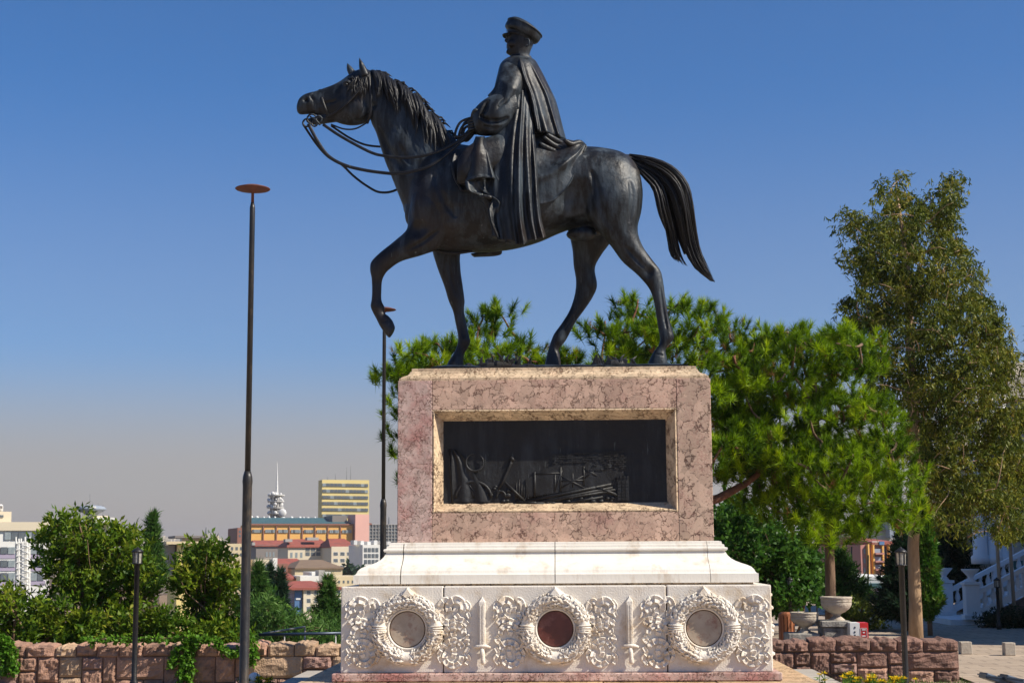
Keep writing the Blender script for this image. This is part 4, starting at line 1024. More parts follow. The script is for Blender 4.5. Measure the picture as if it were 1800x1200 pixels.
# long fall of cloth over the near leg down to the belly
A = curve_fn([(891, 150), (879, 200), (867, 250), (862, 300), (863, 350), (867, 385), (874, 412)]); Bc = curve_fn([(935, 150), (938, 200), (941, 250), (945, 300), (948, 350), (952, 385), (960, 417)])
def fall(u, v):
    a, b = A(v), Bc(v); hem = 14 * sin(pi * min(1, u * 1.15)) ** .8 * v ** 6
    return (a[0] + (b[0] - a[0]) * u, a[1] + (b[1] - a[1]) * u + hem + (2.5 * sin(u * 16) * v ** 5))
FO = [(.50, .38, .10, .055, .03, .06, 0), (.64, .56, .05, .055, .05, .12, 0), (.82, .78, .09, .05, .05, .08, .1), (.93, .96, .05, .07, .05, .13, .2), (.12, .05, .10, .05, .01, .05, .3), (.30, .20, .12, .09, 0, .035, .45)]
def fallfold(u, v):
    f = 0
    for pt_, pb, wt, wb, at_, ab, vs in FO:
        f += ridge(u - (pt_ + (pb - pt_) * v + .012 * sin(5 * v + pt_ * 20)), wt + (wb - wt) * v) * (at_ + (ab - at_) * v) * min(1, max(0, (v - vs) * 4 + .2))
    return f
sheet('cloak_fall', fall, fallfold, lambda u, v: SY - .36 - .34 * min(1, v * 1.6) ** .7 + .10 * (2 * u - 1) ** 2, 120, 70, .026)
# skirt of the cloak spread over the horse's croup
T = curve_fn([(935, 236), (955, 240), (975, 243), (992, 244), (1008, 247), (1020, 249)]); H = curve_fn([(941, 361), (962, 358), (980, 348), (1000, 326), (1016, 292), (1031, 256)])
def skirt(u, v):
    a, b = T(u), H(u); return (a[0] + (b[0] - a[0]) * v, a[1] + (b[1] - a[1]) * v)
sheet('cloak_skirt', skirt, lambda u, v: .045 * (sin(v * 7 + u * 8) * .5 + .5) * (1 - v) + .035 * ridge(v - .38 - .2 * u, .10) + .05 * ridge(v - .62 + .25 * u, .08) * (1 - u) + .02 * ridge(v - .985, .02),
      lambda u, v: SY - .22 - .29 * min(1, v * 1.7) ** .6 * (1 - u ** 3 * .75), 70, 50, .022)
# bunched roll behind the seat
g = MB()
for pts, r in (([(948, 252), (966, 262), (985, 270), (1003, 268), (1018, 260), (1026, 254)], .040), ([(955, 240), (972, 254), (992, 263), (1010, 262), (1024, 252)], .036), ([(992, 246), (1004, 254), (1018, 251), (1029, 257)], .038), ([(946, 266), (960, 276), (978, 281), (996, 276)], .030), ([(960, 235), (978, 247), (996, 256)], .034)):
    c = crom(pts, 5); g.tube([P(a, b, SY - .40 + .20 * i / len(c)) for i, (a, b) in enumerate(c)], [r * (.5 + .5 * sin(pi * (i + .5) / len(c))) for i in range(len(c))], 10)
g.build('cloak_bunch', M['bronze'], rider, True)
# coat front over the near knee and the strip falling behind it
A = curve_fn([(836, 240), (828, 262), (824, 290), (817, 320)]); Bc = curve_fn([(852, 240), (857, 262), (864, 290), (871, 314)])
def apron(u, v):
    a, b = A(v), Bc(v); return (a[0] + (b[0] - a[0]) * u, a[1] + (b[1] - a[1]) * u - 4 * sin(pi * u) * v)
sheet('coat_front', apron, lambda u, v: .02 * sin(u * 8) * v + .05 * ridge(u - .93, .06) * v + .025 * ridge(v - .98, .03), lambda u, v: SY - .56 - .14 * min(1, v * 2.2) ** .7 + .10 * (2 * u - 1) ** 2, 40, 40, .024)
A = curve_fn([(817, 318), (822, 334), (844, 343), (864, 349), (858, 366), (864, 392), (877, 420)]); Bc = curve_fn([(872, 308), (884, 326), (890, 343), (892, 360), (892, 382), (894, 404), (898, 428)])
def tailstrip(u, v):
    a, b = A(v), Bc(v); return (a[0] + (b[0] - a[0]) * u, a[1] + (b[1] - a[1]) * u + 5 * sin(pi * u) * (1 - v))
sheet('coat_tail', tailstrip, lambda u, v: .035 * sin(u * 7 + v * 9) + .04 * ridge(u - .06, .10) + .03 * ridge(u - .4 - .2 * v, .09), lambda u, v: SY - .645 - .03 * v + .04 * u, 44, 60, .022)
A = curve_fn([(800, 262), (794, 285), (798, 312), (812, 335)]); Bc = curve_fn([(850, 250), (848, 285), (850, 312), (852, 338)])
def saddle(u, v):
    a, b = A(v), Bc(v); return (a[0] + (b[0] - a[0]) * u, a[1] + (b[1] - a[1]) * u)
sheet('saddle_flap', saddle, lambda u, v: .03 * ridge(u - .02, .06) + .02 * ridge(v - .98, .04), lambda u, v: SY - .38 - .12 * min(1, v * 2) ** .6, 20, 24, .03, horse)

# ================================================================== STONE WALLS
def stone(parent, x0, x1, z0, z1, yf, mat, seed, bulge=.045, round_top=False):
    """rock-faced block with dressed edges"""
    rs = random.Random(seed); nx, nz = 9, 8; V = []; Fc = []
    for i in range(nx + 1):
        for j in range(nz + 1):
            u, v = i / nx, j / nz; x = x0 + (x1 - x0) * u; z = z0 + (z1 - z0) * v
            e = min(u, 1 - u, v, 1 - v) * 2; k = min(1, e * 4.0) ** .5
            h = bulge * k * (.55 + .8 * noise.noise((x * 7 + seed, z * 7, seed * .37)) + .8 * noise.noise((x * 21, z * 21, seed)))
            if round_top and j == nz: z += .035 * sin(pi * u) * (.3 + rs.random()) - .005
            V.append((x, yf - max(0, h) - .012 * min(1, e * 8), z))
    m = nz + 1
    for i in range(nx):
        for j in range(nz): Fc.append((i * m + j, (i + 1) * m + j, (i + 1) * m + j + 1, i * m + j + 1))
    rim = [i * m for i in range(nx + 1)] + [nx * m + j for j in range(1, nz + 1)] + [i * m + nz for i in range(nx - 1, -1, -1)] + [j for j in range(nz - 1, 0, -1)]
    o = len(V); dp = .30 if round_top else .16
    for q in rim: V.append((V[q][0], yf + dp, V[q][2] + (.02 if round_top and V[q][2] >= z1 - .02 else 0)))
    k = len(rim)
    for q in range(k): Fc.append((rim[q], o + q, o + (q + 1) % k, rim[(q + 1) % k]))
    Fc.append(tuple(o + q for q in range(k)))
    MB().add(V, Fc).build('stone', mat, parent)
def wall(name, label, x0, x1, yf, ztop, zbot, mats, seed, cap_h=.15, cap_all=True):
    rs = random.Random(seed); w = thing(name, label, 'wall', ((x0 + x1) / 2, yf + .2, zbot))
    B('mortar_core', M['mortar'], w, x0 + .01, x1 - .01, yf + .022, yf + .42, zbot, ztop - .03)
    g = .007; x = x0; k = 0
    zc = ztop - cap_h
    def st(a, b, c, d, **kw): 
        nonlocal k
        k += 1; stone(w, a + g, b - g, c + g, d - g, yf, rs.choices([M[m] for m, _ in mats], [q for _, q in mats])[0], seed * 1000 + k, rs.uniform(.022, .045), **kw)
    while x < x1 - .01:                                 # coping stones
        b = min(x1, x + rs.uniform(.28, .52)); b = x1 if x1 - b < .18 else b
        st(x, b, zc + rs.uniform(-.012, .012), ztop + rs.uniform(-.02, .03), round_top=True); x = b
    x = x0
    while x < x1 - .01:                                 # body in irregular bonds
        wd = rs.uniform(.42, .78); b = min(x1, x + wd); b = x1 if x1 - b < .3 else b; H = zc - zbot; t = rs.random(); mid = x + (b - x) * rs.uniform(.38, .62)
        h1 = H * rs.uniform(.42, .6)
        if t < .3:
            st(x, b, zc - h1, zc); st(x, mid, zbot, zc - h1); st(mid, b, zbot, zc - h1)
        elif t < .55:
            st(x, mid, zc - h1, zc); st(mid, b, zc - h1 * .8, zc); st(x, mid, zbot, zc - h1); st(mid, b, zbot, zc - h1 * .8)
        elif t < .8:
            st(x, mid, zc - H * .3, zc); st(x, mid, zbot + H * .0, zc - H * .3); st(mid, b, zc - H * .62, zc); st(mid, b, zbot, zc - H * .62)
        else:
            st(x, mid, zc - H * .72, zc); st(x, mid, zbot, zc - H * .72); st(mid, b, zc - H * .34, zc); st(mid, b, zc - H * .68, zc - H * .34); st(mid, b, zbot, zc - H * .68)
        x = b
    return w
WY = 5.7
wall('stone_wall', 'pink and tan rough stone wall under the bushes, left of the pedestal', -7.9, -1.75, WY, .40, GZ - .25, [('wall_stone', 8), ('wall_tan', 2), ('wall_mauve', 1)], 11)
wall('stone_wall', 'dark red-brown rough stone wall right of the pedestal, below the urns', 2.25, 5.52, WY, .44, GZ - .06, [('wall_dark', 8), ('wall_mauve', 1), ('wall_stone', 1)], 23, .16)

# ================================================================== FOLIAGE HELPERS
def unit(v): return v / (np.linalg.norm(v, axis=-1, keepdims=True) + 1e-9)
def leaf_quads(c, d, s, ln, wd, cup=.15):
    """c base points, d direction, s side; pointed leaves folded along the midrib"""
    n = len(c); ln = np.asarray(ln)[:, None] if hasattr(ln, '__len__') else ln; wd = np.asarray(wd)[:, None] if hasattr(wd, '__len__') else wd
    up = np.cross(d, s)
    v0 = c; v1 = c + d * ln * .45 + s * wd * .5 + up * ln * cup * .4; v2 = c + d * ln; v3 = c + d * ln * .45 - s * wd * .5 + up * ln * cup * .4
    V = np.stack([v0, v1, v2, v3], 1).reshape(-1, 3); F = np.arange(4 * n).reshape(n, 4)
    return V, F
def leafy(centers, radii, per, ln, wd, droop=0.0, flat=1.0, out=.5, r=None):
    """leaves on short shoots spread through clumps; returns vertices, faces and a colour tone that differs by clump, shoot and leaf"""
    r = r or rng; k = len(centers); q = 7; ns = max(1, per // q)
    c = np.repeat(centers, ns, 0); R = np.repeat(np.asarray(radii), ns); N = len(c)
    o = unit(r.normal(size=(N, 3))); rad = R * r.random(N) ** .4; o2 = o.copy(); o2[:, 2] *= flat
    tip = c + o2 * rad[:, None]; sd = unit(o * out + r.normal(size=(N, 3)) * .45 + np.array([0, 0, .35 - droop]))
    T = np.repeat(tip, q, 0); D = np.repeat(sd, q, 0); M_ = N * q
    along = np.tile(np.linspace(0, 1, q), N)[:, None]
    p = T - D * along * ln * 1.3
    d = unit(D * .6 + r.normal(size=(M_, 3)) * .6 + np.array([0, 0, -droop])); s = unit(np.cross(d, r.normal(size=(M_, 3))))
    tone = np.clip(np.repeat(r.random(k), ns * q) * .30 + np.repeat(r.random(N), q) * .35 + r.random(M_) * .25 + (1 - along[:, 0]) * .12, 0, 1)
    V, F = leaf_quads(p, d, s, ln * r.uniform(.6, 1.25, M_), wd * r.uniform(.6, 1.25, M_))
    return V, F, tone
def tufts(c, d, per, ln, wd, spread=.75, r=None):
    """long needles fanning out from shoot tips; tone differs by shoot"""
    r = r or rng; N = len(c) * per; cc = np.repeat(c, per, 0); dd = np.repeat(d, per, 0)
    back = r.random(N)[:, None]
    n = unit(dd * (1.25 - back) + r.normal(size=(N, 3)) * spread); b = cc - dd * back * ln * .9
    s = unit(np.cross(n, r.normal(size=(N, 3)))) * wd * .5
    L = (ln * r.uniform(.7, 1.2, N))[:, None]
    V = np.stack([b - s, b + s, b + n * L], 1).reshape(-1, 3); F = np.arange(3 * N).reshape(N, 3)
    tone = np.clip(np.repeat(r.random(len(c)) ** 1.2, per) * .72 + r.random(N) * .28 - back[:, 0] * .15, 0, 1)
    return V, F, tone
def sample_poly(poly, n, mind, r):
    poly = np.array(poly, float); lo, hi = poly.min(0), poly.max(0); out = []
    tries = 0
    while len(out) < n and tries < n * 60:
        tries += 1
        p = lo + (hi - lo) * r.random(2)
        if not pip(p[None], poly)[0]: continue
        if out and np.min(np.hypot(*(np.array(out) - p).T)) < mind: continue
        out.append(p)
    return np.array(out)
def limb(mb, a, b, r0, r1, sag=.1, n=6, seg=6):
    a = np.asarray(a, float); b = np.asarray(b, float); L = np.linalg.norm(b - a); pts = []
    w = rng.normal(size=3) * L * .05
    for i in range(seg + 1):
        t = i / seg; pts.append(a + (b - a) * t + np.array([0, 0, -sag * L * sin(pi * t)]) + w * sin(pi * t * 1.7))
    mb.tube(pts, [r0 + (r1 - r0) * (i / seg) ** .8 for i in range(seg + 1)], n)
def tree_root(name, label, base, group=None): return thing(name, label, 'tree', base, group)

def branch_out(mb, spine, C, r0, r1, sag):
    """every clump hangs on the nearest wood that is closer to the stem"""
    nodes_ = [np.asarray(p) for p in spine]; d0 = np.array([min(np.linalg.norm(c - p) for p in nodes_) for c in C]); th = {}
    for i in np.argsort(d0):
        c = C[i]; A_ = np.array(nodes_); w = np.linalg.norm(A_ - c, axis=1) + np.maximum(0, A_[:, 2] - c[2]) * .8; k = int(np.argmin(w)); ra = r0 if k < len(spine) else r0 * .6
        limb(mb, nodes_[k], c, ra, r1, sag, 5, 5); nodes_.append(c)
# ---- two stone pines behind the pedestal
def pine(label, poly, trunk, Yc, Ysp, ncl, seed, per_tuft=80, bark='bark_red', main_limbs=()):
    r = np.random.default_rng(seed); pc = sample_poly(poly, ncl, 13, r)
    Y = Yc + np.clip(r.normal(0, 1, len(pc)), -1.6, 1.6) * Ysp
    C = PN(pc, Y); base = trunk[0][0]
    t = tree_root('pine_tree', label, tuple(base))
    mb = MB(); mb.tube([p for p, _ in trunk], [q for _, q in trunk], 12)
    for pts, r0, r1 in main_limbs: mb.tube(pts, np.linspace(r0, r1, len(pts)), 8)
    spine = np.array([p for p, _ in trunk])
    branch_out(mb, crom(spine, 5), C, .045, .012, .05)
    mb.build('trunk', M[bark], t, True)
    tc, td, tcb, tdb = [], [], [], []
    for c in C:
        m = r.integers(10, 17); o = unit(r.normal(size=(m, 3)))
        rad = r.uniform(.10, .46, m)
        p = c + o * rad[:, None] * np.array([1.2, 1.1, .36]); d = unit(o * .55 + np.array([.05, -.08, .85]) + r.normal(size=(m, 3)) * .2)
        dead = r.random(m) < .07
        tc.append(p[~dead]); td.append(d[~dead]); tcb.append(p[dead]); tdb.append(d[dead])
    V, F, TN = tufts(np.vstack(tc), np.vstack(td), per_tuft, .150, .0115, .46, r)
    link('crown', raw_mesh('crown', V, F, TN), M['needle'], t)
    V, F, TN = tufts(np.vstack(tcb), np.vstack(tdb), 30, .12, .007, .8, r)
    link('dry_needles', raw_mesh('dry', V, F, TN), M['needle_brown'], t)
    return t
b1 = P(1050, 1150, 7.6); b1[2] = GZ - .05
pine('broad green pine behind the pedestal and the horse legs', [(680, 640), (684, 612), (735, 566), (770, 572), (800, 590), (832, 545), (862, 526), (880, 545), (878, 590), (915, 586), (945, 605), (985, 600), (1015, 612), (1030, 598), (1030, 556), (1050, 548), (1068, 580), (1110, 575), (1108, 515), (1128, 505), (1142, 540), (1180, 550), (1198, 508), (1222, 510), (1236, 540), (1290, 556), (1316, 600), (1350, 590), (1360, 640), (1340, 700), (1330, 780), (1310, 850), (1262, 850), (1200, 860), (900, 860), (705, 830), (694, 805), (712, 760), (705, 690), (684, 660)],
     [(b1, .19), (P(1052, 1000, 7.6), .17), (P(1045, 880, 7.6), .15), (P(1040, 780, 7.6), .12), (P(1060, 690, 7.6), .08), (P(1080, 620, 7.6), .04)], 7.8, .8, 200, 31,
     main_limbs=[([P(1050, 930, 7.5), P(1150, 905, 7.5), P(1262, 876, 7.6), P(1310, 850, 7.8), P(1350, 820, 8.0), P(1375, 790, 8.2)], .10, .02)])
b2 = P(1459, 1120, 8.8); b2[2] = GZ - .05
pine('long-needled pine with a slim bare trunk behind the urns', [(1340, 640), (1358, 550), (1374, 545), (1382, 580), (1420, 590), (1428, 560), (1445, 600), (1480, 560), (1522, 572), (1526, 620), (1490, 690), (1540, 700), (1566, 726), (1578, 790), (1585, 838), (1612, 880), (1596, 925), (1545, 915), (1480, 940), (1440, 945), (1400, 925), (1345, 885), (1300, 862), (1270, 780), (1260, 700), (1290, 650)],
     [(b2, .105), (P(1460, 1040, 8.8), .085), (P(1458, 960, 8.8), .075), (P(1450, 860, 8.8), .07), (P(1435, 760, 8.8), .06), (P(1430, 650, 8.8), .035)], 8.4, .85, 165, 37, bark='bark')

# ---- tall drooping conifer on the right
def sparse_tree(name, label, poly, trunk, Yc, Ysp, ncl, per, ln, wd, mat, bark, seed, rad=(.18, .42), droop=.55, mind=11, flat=1.0, limb_r=.022, sag=-.05):
    r = np.random.default_rng(seed); pc = sample_poly(poly, ncl, mind, r); Y = Yc + np.clip(r.normal(0, 1, len(pc)), -1.7, 1.7) * Ysp
    C = PN(pc, Y); t = tree_root(name, label, tuple(trunk[0][0]))
    mb = MB(); mb.tube([p for p, _ in trunk], [q for _, q in trunk], 12)
    tp = crom(np.array([list(p) for p, _ in trunk]), 8)
    branch_out(mb, tp, C, limb_r * 1.6, limb_r * .4, sag)
    mb.build('trunk', M[bark], t, True)
    V, F, TN = leafy(C, r.uniform(*rad, len(C)), per, ln, wd, droop, flat, .5, r)
    link('crown', raw_mesh('crown', V, F, TN), M[mat], t)
    return t
b3 = P(1610, 1128, 12.5); b3[2] = GZ - .02
sparse_tree('tall_conifer', 'tall olive-green drooping tree with a tan trunk behind the right wall',
  [(1552, 325), (1568, 302), (1588, 306), (1590, 330), (1605, 352), (1640, 338), (1678, 312), (1697, 320), (1692, 352), (1682, 385), (1692, 430), (1722, 480), (1738, 500), (1745, 540), (1760, 570), (1778, 620), (1778, 690), (1806, 720), (1806, 950), (1765, 960), (1735, 900), (1700, 950), (1655, 930), (1622, 860), (1590, 800), (1575, 720), (1560, 695), (1522, 690), (1535, 640), (1530, 595), (1500, 565), (1470, 545), (1475, 515), (1515, 520), (1505, 480), (1475, 452), (1506, 440), (1495, 402), (1480, 390), (1500, 378), (1532, 392), (1545, 360)],
  [(b3, .145), (P(1609, 1060, 12.5), .118), (P(1605, 960, 12.5), .105), (P(1612, 860, 12.5), .10), (P(1606, 740, 12.5), .09), (P(1600, 620, 12.5), .09), (P(1596, 480, 12.5), .06), (P(1575, 325, 12.5), .012)], 12.6, 1.1, 540, 190, .100, .028, 'cypress', 'bark_tan', 41, (.14, .38), .70, 7.5, limb_r=.012)

# ---- broad-leaved bushes behind the left wall
def bush(name, label, poly, foot, Yc, Ysp, ncl, per, mat, seed, ln=.105, wd=.042, group=None, rad=(.14, .30), bark='bark', cat=None):
    r = np.random.default_rng(seed); pc = sample_poly(poly, ncl, 10, r); Y = Yc + np.clip(r.normal(0, 1, len(pc)), -1.6, 1.6) * Ysp
    C = PN(pc, Y); base = P(foot[0], foot[1], Yc); base[2] = min(base[2], GZ + .1)
    t = thing(name, label, cat or 'bush', tuple(base), group); mb = MB()
    for q in range(5):
        c = C[r.integers(len(C))]; limb(mb, base + r.normal(size=3) * np.array([.12, .08, 0]), c, .035, .012, -.05, 6, 6)
    for c in C[::2]:
        k = C[r.integers(len(C))]; a = base + (k - base) * r.uniform(.25, .6); limb(mb, a, c, .016, .005, 0, 4, 4)
    mb.build('stems', M[bark], t, True)
    V, F, TN = leafy(C, r.uniform(*rad, len(C)), per, ln, wd, -.1, 1.0, .8, r)
    link('foliage', raw_mesh('foliage', V, F, TN), M[mat], t)
    return t
bush('garden_tree', 'tallest round-headed broad-leaved tree behind the left wall', [(70, 985), (76, 925), (108, 910), (160, 908), (176, 935), (210, 924), (245, 945), (258, 985), (275, 1010), (262, 1060), (200, 1070), (140, 1050), (100, 1020)], (170, 1130), 7.6, .35, 105, 120, 'photinia', 51, cat='tree')
bush('garden_tree', 'smaller broad-leaved tree beside the thick rust-topped pole', [(300, 1020), (312, 990), (335, 962), (372, 956), (402, 985), (416, 1012), (404, 1050), (410, 1090), (380, 1110), (350, 1090), (330, 1050)], (360, 1130), 7.4, .3, 58, 120, 'photinia', 52, cat='tree')
bush('shrub', 'olive shrub at the far left above the creeper', [(-20, 1035), (15, 1028), (45, 1050), (90, 1042), (130, 1060), (150, 1095), (145, 1125), (-20, 1128)], (60, 1135), 7.1, .35, 55, 120, 'photinia', 53)
bush('shrub', 'wide dark green shrub at the foot of the two garden trees', [(130, 1082), (200, 1078), (260, 1070), (310, 1085), (370, 1098), (425, 1105), (425, 1125), (130, 1128)], (280, 1135), 6.9, .3, 58, 120, 'photinia', 54)
# creeper hanging over the wall
def creeper(label, paths, seed, n=30):
    r = np.random.default_rng(seed); mb = MB(); C = []
    for p in paths:
        c = crom(p, 8); pts = [P(a, b, WY - .10 - .03 * r.random()) for a, b in c]; mb.tube(pts, .008, 5); C += pts
    t = thing('creeper', label, 'creeper', tuple(C[0])); mb.build('vine', M['bark'], t, True)
    V, F, TN = leafy(np.array(C), np.full(len(C), .085), n, .052, .044, .25, .8, .7, r)
    link('leaves', raw_mesh('leaves', V, F, TN), M['creeper'], t)
creeper('bright green creeper hanging at the left edge of the wall', [[(0, 1122), (12, 1130), (18, 1150), (20, 1175)], [(-5, 1125), (5, 1150), (8, 1185)], [(0, 1120), (15, 1128), (24, 1160), (26, 1180)]], 61, 34)
creeper('bright green creeper trailing down the wall beside the thick pole', [[(150, 1124), (200, 1122), (260, 1122), (320, 1120), (360, 1122), (385, 1130)], [(345, 1122), (320, 1135), (308, 1150), (300, 1168)], [(335, 1122), (330, 1145), (322, 1170), (318, 1195)], [(350, 1124), (335, 1150), (332, 1175), (330, 1200)], [(380, 1128), (395, 1142), (412, 1148), (425, 1140)], [(428, 1105), (440, 1120), (446, 1140), (443, 1165)]], 62, 26)
# ---- conifers down the slope
def conifer(name, label, px, ytop, ybot, wpx, Y, mat, seed, layers=16, per=60, ln=.16, wd=.02, droop=0.0, group=None, upturn=.25):
    r = np.random.default_rng(seed); top = P(px, ytop, Y); bot = P(px, ybot, Y); gz = ground_z(bot[0], Y); base = np.array([bot[0], Y, min(gz, bot[2] - .3)]); hw = wpx / 2 * (Y + 16) / F_PX
    t = tree_root(name, label, tuple(base), group); mb = MB(); H = top[2] - bot[2]; mb.tube([base, bot, (bot + top) / 2, top], [hw * .09 + .03, hw * .08 + .03, hw * .05 + .02, .008], 8); C, D = [], []
    for i in range(layers):
        f = i / layers; z = bot[2] + H * f; L = hw * (1 - f) ** .85 * r.uniform(.8, 1.12) + .04
        m = max(5, int(9 * (1 - f) + 4))
        for k in range(m):
            a = 2 * pi * (k + r.random() * .6) / m; l = L * r.uniform(.75, 1.1); e = np.array([cos(a) * l, sin(a) * l, l * upturn + r.uniform(-.03, .05) - droop * l]); s = np.array([base[0], Y, z]); mb.tube([s, s + e * .55 - np.array([0, 0, .04 * l]), s + e], [.02, .012, .004], 4)
            q = max(3, int(7 * l / max(hw, .01)) + 2)
            for j in range(q):
                tt = (j + 1) / q; C.append(s + e * tt); D.append(unit(e + np.array([0, 0, .15])))
    mb.build('trunk', M['bark'], t, True)
    V, F, TN = tufts(np.array(C), np.array(D), per // 3, ln, wd, .75, r); link('crown', raw_mesh('crown', V, F, TN), M[mat], t)
conifer('slim_conifer', 'slender pale green conifer tip rising between the two garden trees', 266, 896, 1030, 50, 26, 'fir', 71, 13, 33, .24, .045, upturn=.7)
conifer('young_conifer', 'young fir with upswept tiers beside the marble block', 576, 1008, 1125, 84, 22, 'fir', 72, 13, 60, .20, .030)
conifer('young_conifer', 'dense young fir close behind the thick rust-topped pole', 452, 985, 1125, 90, 23, 'fir', 73, 15, 60, .22, .034)
conifer('dark_spruce', 'thin dark bare-looking spruce below the red-roofed houses', 492, 1000, 1100, 34, 40, 'spruce', 74, 16, 36, .35, .05)
conifer('dark_spruce', 'thin dark spruce spire nearest the thick pole', 473, 990, 1100, 30, 48, 'spruce', 75, 16, 36, .35, .05)
bush('slope_bush', 'feathery green bush below the handrail', [(440, 1062), (470, 1052), (495, 1078), (530, 1088), (560, 1094), (600, 1096), (600, 1125), (440, 1125)], (520, 1135), 20, .8, 80, 110, 'fir', 76, .20, .035, rad=(.18, .42))
bush('slope_bush', 'dark green bush under the red-roofed houses', [(420, 1060), (450, 1040), (480, 1060), (500, 1095), (480, 1125), (420, 1125)], (455, 1135), 24, .9, 50, 120, 'shrub', 77, .16, .08, rad=(.3, .6))
# ---- trees beyond the right wall
bush('leafy_tree', 'round leafy green tree between the pedestal and the slim pine trunk', [(1256, 965), (1258, 892), (1300, 884), (1335, 905), (1370, 935), (1400, 950), (1430, 965), (1440, 1000), (1432, 1040), (1400, 1060), (1360, 1068), (1330, 1050), (1290, 1000), (1262, 980)], (1380, 1120), 18, .7, 130, 140, 'shrub', 81, .13, .08, rad=(.22, .5), cat='tree')
conifer('cedar_tree', 'small cedar with upswept branches just right of the slim pine trunk', 1478, 960, 1080, 120, 22, 'fir', 82, 13, 45, .22, .04, upturn=.55)
conifer('blue_spruce', 'dark blue-green spruce behind the right lamp post', 1590, 930, 1085, 110, 19, 'spruce', 83, 20, 66, .2, .035)
conifer('thuja', 'bright green thuja beside the tan trunk', 1634, 880, 1085, 46, 17, 'thuja', 84, 30, 66, .13, .04, upturn=1.1)
conifer('dark_cedar', 'big dark cedar shading the marble stairs', 1690, 820, 1050, 190, 30, 'spruce', 85, 22, 75, .34, .06)
conifer('edge_conifer', 'conifer branch tips at the right edge below the sky', 1846, 520, 960, 170, 20.0, 'spruce', 86, 16, 60, .18, .022)
bush('yellow_bush', 'yellow-green low bush behind the taller urn', [(1478, 1070), (1500, 1058), (1530, 1060), (1548, 1075), (1548, 1098), (1478, 1098)], (1515, 1100), 20, .5, 40, 120, 'yellow_bush', 87, .10, .05, rad=(.2, .35))

# ================================================================== POLES, LAMPS, RAIL
def tall_pole(label, px, Y, zdisc, zj):
    p = P(px, 600, Y); x = p[0]
    t = thing('flood_pole', label, 'pole', (x, Y, GZ), 'tall rust-topped poles')
    MB().lathe([(.060, 0), (.060, .25), (.044, .28), (.043, zj - GZ - .05), (.047, zj - GZ), (.043, zj - GZ + .04), (.030, zj - GZ + .09)], (x, Y, GZ), 20).build('pole_base', M['pole_paint'], t, True)
    MB().lathe([(.027, zj + .04), (.0255, zdisc - .24), (.025, zdisc - .17), (.015, zdisc - .12)], (x, Y, 0), 18).build('pole_shaft', M['pole_paint'], t, True)
    MB().lathe([(.0145, zdisc - .13), (.0135, zdisc - .03), (.030, zdisc - .02), (.10, zdisc - .008), (.158, zdisc + .004), (.165, zdisc + .010), (.158, zdisc + .016), (.08, zdisc + .040), (.02, zdisc + .048)], (x, Y, 0), 40).build('rust_disc', M['rust'], t, True)
z1 = P(444, 334, -2.0)[2]; zj1 = P(438, 845, -2.0)[2]
tall_pole('thick near pole with a rusty disc on top, left of the horse', 439.5, -2.0, z1, zj1)
tall_pole('farther slender pole with a rusty disc just behind the raised hoof', 675.5, 5.25, z1, zj1)
def lamp_post(label, px, ytop, Y, group='black lantern posts', full=True):
    p = P(px, ytop, Y); s = 1.0; x, z = p[0], p[2]
    t = thing('lamp_post', label, 'lamp post', (x, Y, GZ), group)
    MB().lathe([(.055, 0), (.055, .12), (.036, .16), (.034, z - GZ - .225), (.045, z - GZ - .22), (.045, z - GZ - .205)], (x, Y, GZ), 16).build('post', M['iron'], t, True)
    MB().lathe([(.052, z - .205), (.058, z - .06), (.058, z - .055)], (x, Y, 0), 12).build('lantern_glass', M['lamp_glass'], t)
    for k in range(6):
        a = k * pi / 3; MB().tube([(x + .058 * cos(a), Y + .058 * sin(a), z - .21), (x + .064 * cos(a), Y + .064 * sin(a), z - .05)], .007, 5).build('lantern_bar', M['iron'], t)
    MB().lathe([(.072, z - .062), (.080, z - .055), (.066, z - .035), (.040, z - .015), (.016, z - .004), (.010, z + .012)], (x, Y, 0), 16).build('lantern_cap', M['iron'], t, True)
    MB().lathe([(.066, z - .215), (.070, z - .207), (.066, z - .200)], (x, Y, 0), 16).build('lantern_ring', M['iron'], t, True)
    return t
lamp_post('black lantern post in front of the left stone wall', 242, 962, 4.2)
lamp_post('black lantern post in front of the right stone wall', 1583, 962, 2.6)
lamp_post('small black lantern post left of the smaller urn', 1388, 1014, 17.0)
lamp_post('thin dark lamp post in front of the marble balustrade', 1752, 1015, 19.5)
# handrail of the steps down the slope
hr = thing('handrail', 'dark blue metal handrail above the left wall beside the pedestal', 'handrail', tuple(P(560, 1118, 7.4)))
a, b, c, d = P(455, 1115, 7.0), P(606, 1112, 7.0), P(462, 1113, 7.2), P(536, 1101, 7.9)
MB().tube([a, b], .022, 8).build('top_rail', M['blue_rail'], hr, True)
MB().tube([c, d], .016, 8).build('sloping_rail', M['steel'], hr, True)
for q in (d, P(590, 1112, 7.0), P(500, 1114, 7.0)): MB().tube([q, (q[0], q[1], q[2] - .6)], .013, 6).build('rail_post', M['steel'], hr, True)

